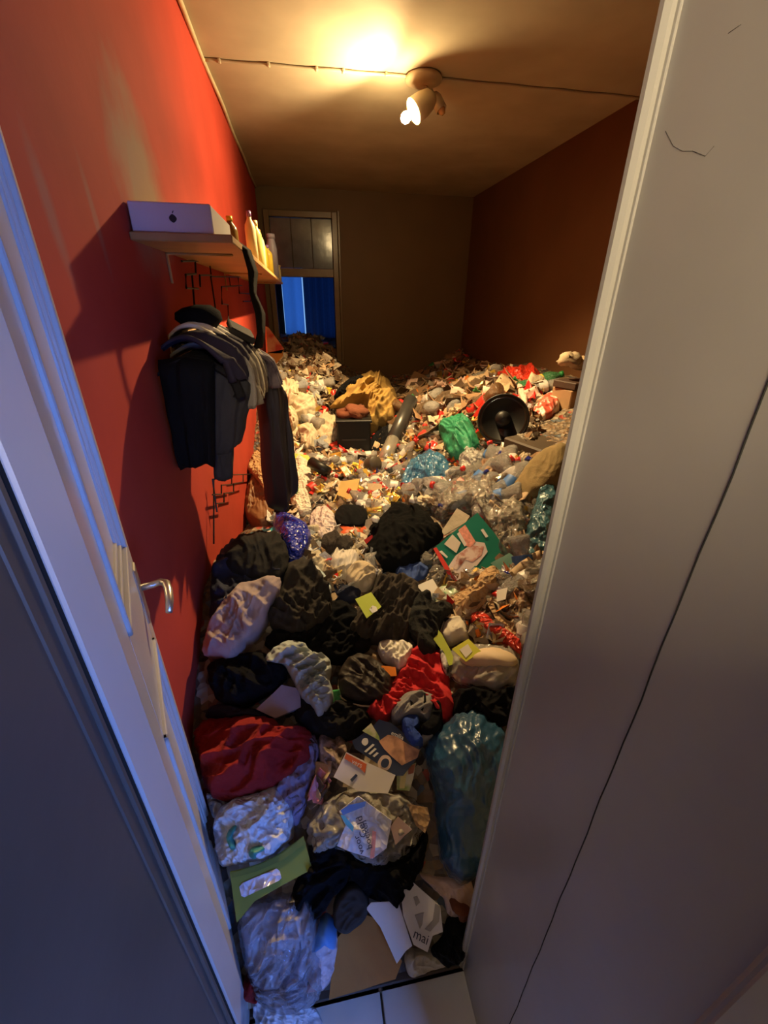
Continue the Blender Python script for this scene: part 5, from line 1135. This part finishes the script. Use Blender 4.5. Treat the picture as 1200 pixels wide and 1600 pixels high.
fill([(428,556),(450,530),(475,520),(500,528),(522,550),(528,600),(520,625),(490,610),(450,600),(430,590)], 130,
     [(('ball', 'dusty brown'), 6), (('sheet', 'grey'), 4), (('sheet', 'dusty brown'), 4), (('ball', 'grey'), 4), (('ball', 'dark brown'), 3), (('card', 'brown'), 1), (('sheet', 'cream'), 1), (('wrap', 'yellow'), .4)], 'in the far doorway pile', 1.0)
fill([(430,590),(470,585),(520,615),(530,650),(500,660),(532,700),(500,712),(470,690),(440,680),(428,640)], 90,
     [(('ball', 'cream'), 4), (('wad', 'white'), 2), (('sheet', 'cream'), 3), (('ball', 'tan'), 2), (('bottle', 'clear'), 1.2), (('card', 'brown'), 1), (('wrap', 'red'), .7), (('wrap', 'yellow'), .6), (('sheet', 'dark brown'), 2), (('can', 0), .4)], 'on the left bank', 1.1)
fill([(600,645),(640,600),(680,572),(735,546),(770,560),(800,590),(850,600),(835,640),(800,615),(760,640),(750,660),(690,665),(660,700),(640,690),(610,690)], 250,
     [(('ball', 'tan'), 4), (('ball', 'cream'), 1.5), (('sheet', 'cream'), 1.5), (('sheet', 'peach'), 3), (('sheet', 'tan'), 3), (('sheet', 'brown'), 4), (('ball', 'brown'), 2), (('wad', 'cloudy'), 2), (('wad', 'amber'), 4), (('wrap', 'red'), 1.4), (('wrap', 'green'), .3), (('card', 'brown'), 2), (('card', 'dark brown'), 2.5), (('bottle', 'clear'), 1.5), (('bottle', 'brown'), 1.5), (('bottle', 'green'), .3), (('can', 0), .5), (('cup', 0), .5)], 'on the far right slope', 1.55)
fill([(455,700),(500,705),(535,712),(600,705),(640,690),(690,700),(640,725),(620,770),(650,775),(640,795),(590,812),(575,800),(550,800),(500,815),(470,800),(490,760)], 230,
     [(('ball', 'cream'), 3), (('sheet', 'cream'), 3), (('sheet', 'white'), 1.5), (('wrap', 'orange'), 1.6), (('wrap', 'red'), 1.8), (('wrap', 'gold'), 2), (('wrap', 'silver'), 1.2), (('wrap', 'yellow'), 1), (('wrap', 'blue'), .3), (('bottle', 'clear'), 2.2), (('bottle', 'brown'), .6), (('can', 1), .5), (('can', 2), .5), (('can', 3), .4), (('cup', 0), .5), (('wad', 'cloudy'), 2), (('sheet', 'brown'), 1.2), (('card', 'tan'), .8), (('carton', 1), .3)], 'in the trough before the black crate', .95)
fill([(640,775),(690,755),(715,735),(750,725),(800,700),(820,720),(812,770),(835,800),(825,860),(850,880),(838,930),(800,925),(790,880),(760,820),(735,800),(700,790),(670,800)], 95,
     [(('bottle', 'clear'), 4), (('bottle', 'clear_blue'), 2), (('wad', 'clear'), 4), (('wad', 'cloudy'), 3), (('wad', 'amber'), 1.5), (('sheet', 'tan'), 1.2), (('ball', 'cream'), 1.2), (('cup', 0), .5), (('card', 'tan'), .8), (('wrap', 'silver'), .8), (('carton', 0), .3)], 'among the clear plastic on the right flank', 1.3)
fill([(700,930),(760,940),(800,920),(838,930),(820,1010),(770,990),(740,960)], 34,
     [(('wad', 'amber'), 2), (('ball', 'cream'), 2), (('sheet', 'cream'), 2), (('wad', 'clear'), 2), (('wrap', 'orange'), .6), (('sheet', 'brown'), 1), (('bottle', 'clear'), .5)], 'beside the doorway edge above the red wrapper', .7)
fill([(460,840),(500,800),(545,835),(570,845),(575,880),(590,905),(560,930),(520,925),(490,900),(470,880)], 46,
     [(('ball', 'cream'), 3), (('sheet', 'cream'), 3), (('sheet', 'white'), 2), (('wad', 'white'), 1.5), (('sheet', 'dark brown'), 2), (('sheet', 'tan'), 1.5), (('wrap', 'gold'), .4)], 'between the blue foil bag and the black bag', .7)
fill([(400,700),(425,690),(458,800),(490,810),(470,830),(430,825),(400,760)], 26,
     [(('ball', 'cream'), 2), (('sheet', 'white'), 2), (('sheet', 'cream'), 2), (('wad', 'white'), 1), (('sheet', 'brown'), 2), (('wrap', 'red'), .5)], 'along the red wall under the coats', .75)
fill([(640,860),(690,860),(715,920),(690,950),(650,910)], 12, [(('wad', 'cloudy'), 2), (('sheet', 'grey'), 1), (('ball', 'grey'), 1)], 'between the black bag and the food box', .6)
fill([(520,1090),(560,1105),(590,1125),(560,1145),(530,1130)], 8, [(('sheet', 'cream'), 1), (('wrap', 'green'), .6), (('ball', 'cream'), .6)], 'beside the handbag above the navy leaflet', .5)
fill([(480,1160),(520,1160),(545,1185),(520,1215),(495,1250),(480,1230)], 8, [(('sheet', 'dark brown'), 2), (('wrap', 'pink'), .5), (('sheet', 'tan'), .6)], 'between the red blanket and the white leaflet', .55)

ORDN = ['closest', 'second closest', 'third closest', 'fourth closest', 'fifth closest', 'sixth closest', 'seventh closest', 'eighth closest', 'ninth closest', 'tenth closest', 'eleventh closest', 'twelfth closest'] + [f'{i}th closest' for i in range(13, 21)]
by = {}
for o, desc, (u, v) in LOOSE:
    d, nm, du, dv_ = min((math.hypot(u - a, v - b), nm, u - a, v - b) for a, b, nm in LAND)
    rel = ('to the right of' if du > 0 else 'to the left of') if abs(du) > abs(dv_) else ('below' if dv_ > 0 else 'above')
    by.setdefault((desc, rel, nm), []).append((d, o.name, o))
for (desc, rel, nm), L_ in by.items():
    L_.sort()
    for i, (d, _, o) in enumerate(L_):
        o['label'] = f'{desc} just {rel} the {nm}' if len(L_) == 1 else f'{desc} {ORDN[min(i, 19)]} {rel} the {nm}'
        o['group'] = f'{desc} pieces around the {nm}'

# fine scraps too small to pick apart, scattered over the far heap as one mass
SCR = []; SF = []; SM = []
smats = [cream, PAPERS['tan'], PAPERS['brown'], PAPERS['dark brown'], redpl, whitebag, WRAPS['gold'], petclear, PAPERS['grey'], WRAPS['orange']]
reg = [([(428,545),(475,520),(522,545),(530,640),(430,620)], 900, [1, 2, 4, 5, .2, .3, .2, .3, 6, .1]),
       ([(430,600),(530,640),(610,660),(640,600),(735,545),(850,600),(840,720),(850,930),(800,930),(740,800),(640,800),(560,820),(460,800),(430,700)], 2600, [2.2, 4, 4, 4, 1.1, .4, 1.6, 2, 1, .8]),
       ([(460,840),(590,830),(600,900),(520,940),(470,900)], 300, [4, 2, 1, 2, .3, 2, .3, .6, 1, .1]), ([(680,900),(840,900),(815,1010),(690,1000)], 300, [4, 3, 2, 1, .3, 1, .6, 1, .4, .4])]
for poly, cnt, wts in reg:
    xs = [p[0] for p in poly]; ys = [p[1] for p in poly]; c = np.column_stack([rng.uniform(min(xs), max(xs), cnt * 2), rng.uniform(min(ys), max(ys), cnt * 2)])
    c = np.array([p for p in c if inside(p, poly)])[:cnt]; W = cast(c); Nn = hnorm(np.clip(W[:, 0], XL, XR), W[:, 1]); wt = np.array(wts, float); wt /= wt.sum()
    ok = (W[:, 0] > XL + .04) & (W[:, 0] < XR - .04) & ~((W[:, 1] > YB - .06) & (W[:, 1] < YB + .16) & ((W[:, 0] < BX0 + .03) | (W[:, 0] > BX1 - .03)))
    for p, n in zip(W[ok], Nn[ok]):
        s = (.008 + .02 * rng.rand() ** 2) * (1 + .12 * p[1]); a = rng.randn(3); a /= np.linalg.norm(a); b = np.cross(a, rng.randn(3)); b /= np.linalg.norm(b); d = np.cross(a, b) * s * .35; a = a * s * (1 + rng.rand()); b = b * s
        o0 = p + n * (.012 + .03 * rng.rand()); k = len(SCR)
        SCR += [o0 - a - b, o0 + a - b * .7 + d, o0 + a * .8 + b, o0 - a * .7 + b + d, o0 + d * 2.2]
        SF += [(k, k + 1, k + 4), (k + 1, k + 2, k + 4), (k + 2, k + 3, k + 4), (k + 3, k, k + 4)]; mi = rng.choice(10, p=wt); SM += [mi] * 4
fs = mk('fine_litter', SCR, SF, None, None, False, smats, SM); fs['kind'] = 'stuff'; fs['label'] = 'countless tiny scraps, caps and crumbs strewn over the far heap'; fs['category'] = 'litter'

for (u, v, lb, c, s) in ((890, 562, 'round beige pouch on the carton stack by the brown wall', beige, .09), (912, 568, 'second tan pouch at the doorway edge on the carton stack', PAPERS['tan'], .085)):
    o = mk('pouch', BALL[2 if u < 900 else 4][0], BALL[0][1], c); o.location = at_y(u, v, cs[1] + .02); o.scale = (s, s, s * .9); tag(o, lb, 'pouch')

o = mk('rust_cloth', WAD[3][0], WAD[0][1], rust); o.location = bn.location + Vector((0, 0, .33)); o.scale = (.12, .11, .10); tag(o, 'rust brown cloth bunched on the black crate', 'cloth')
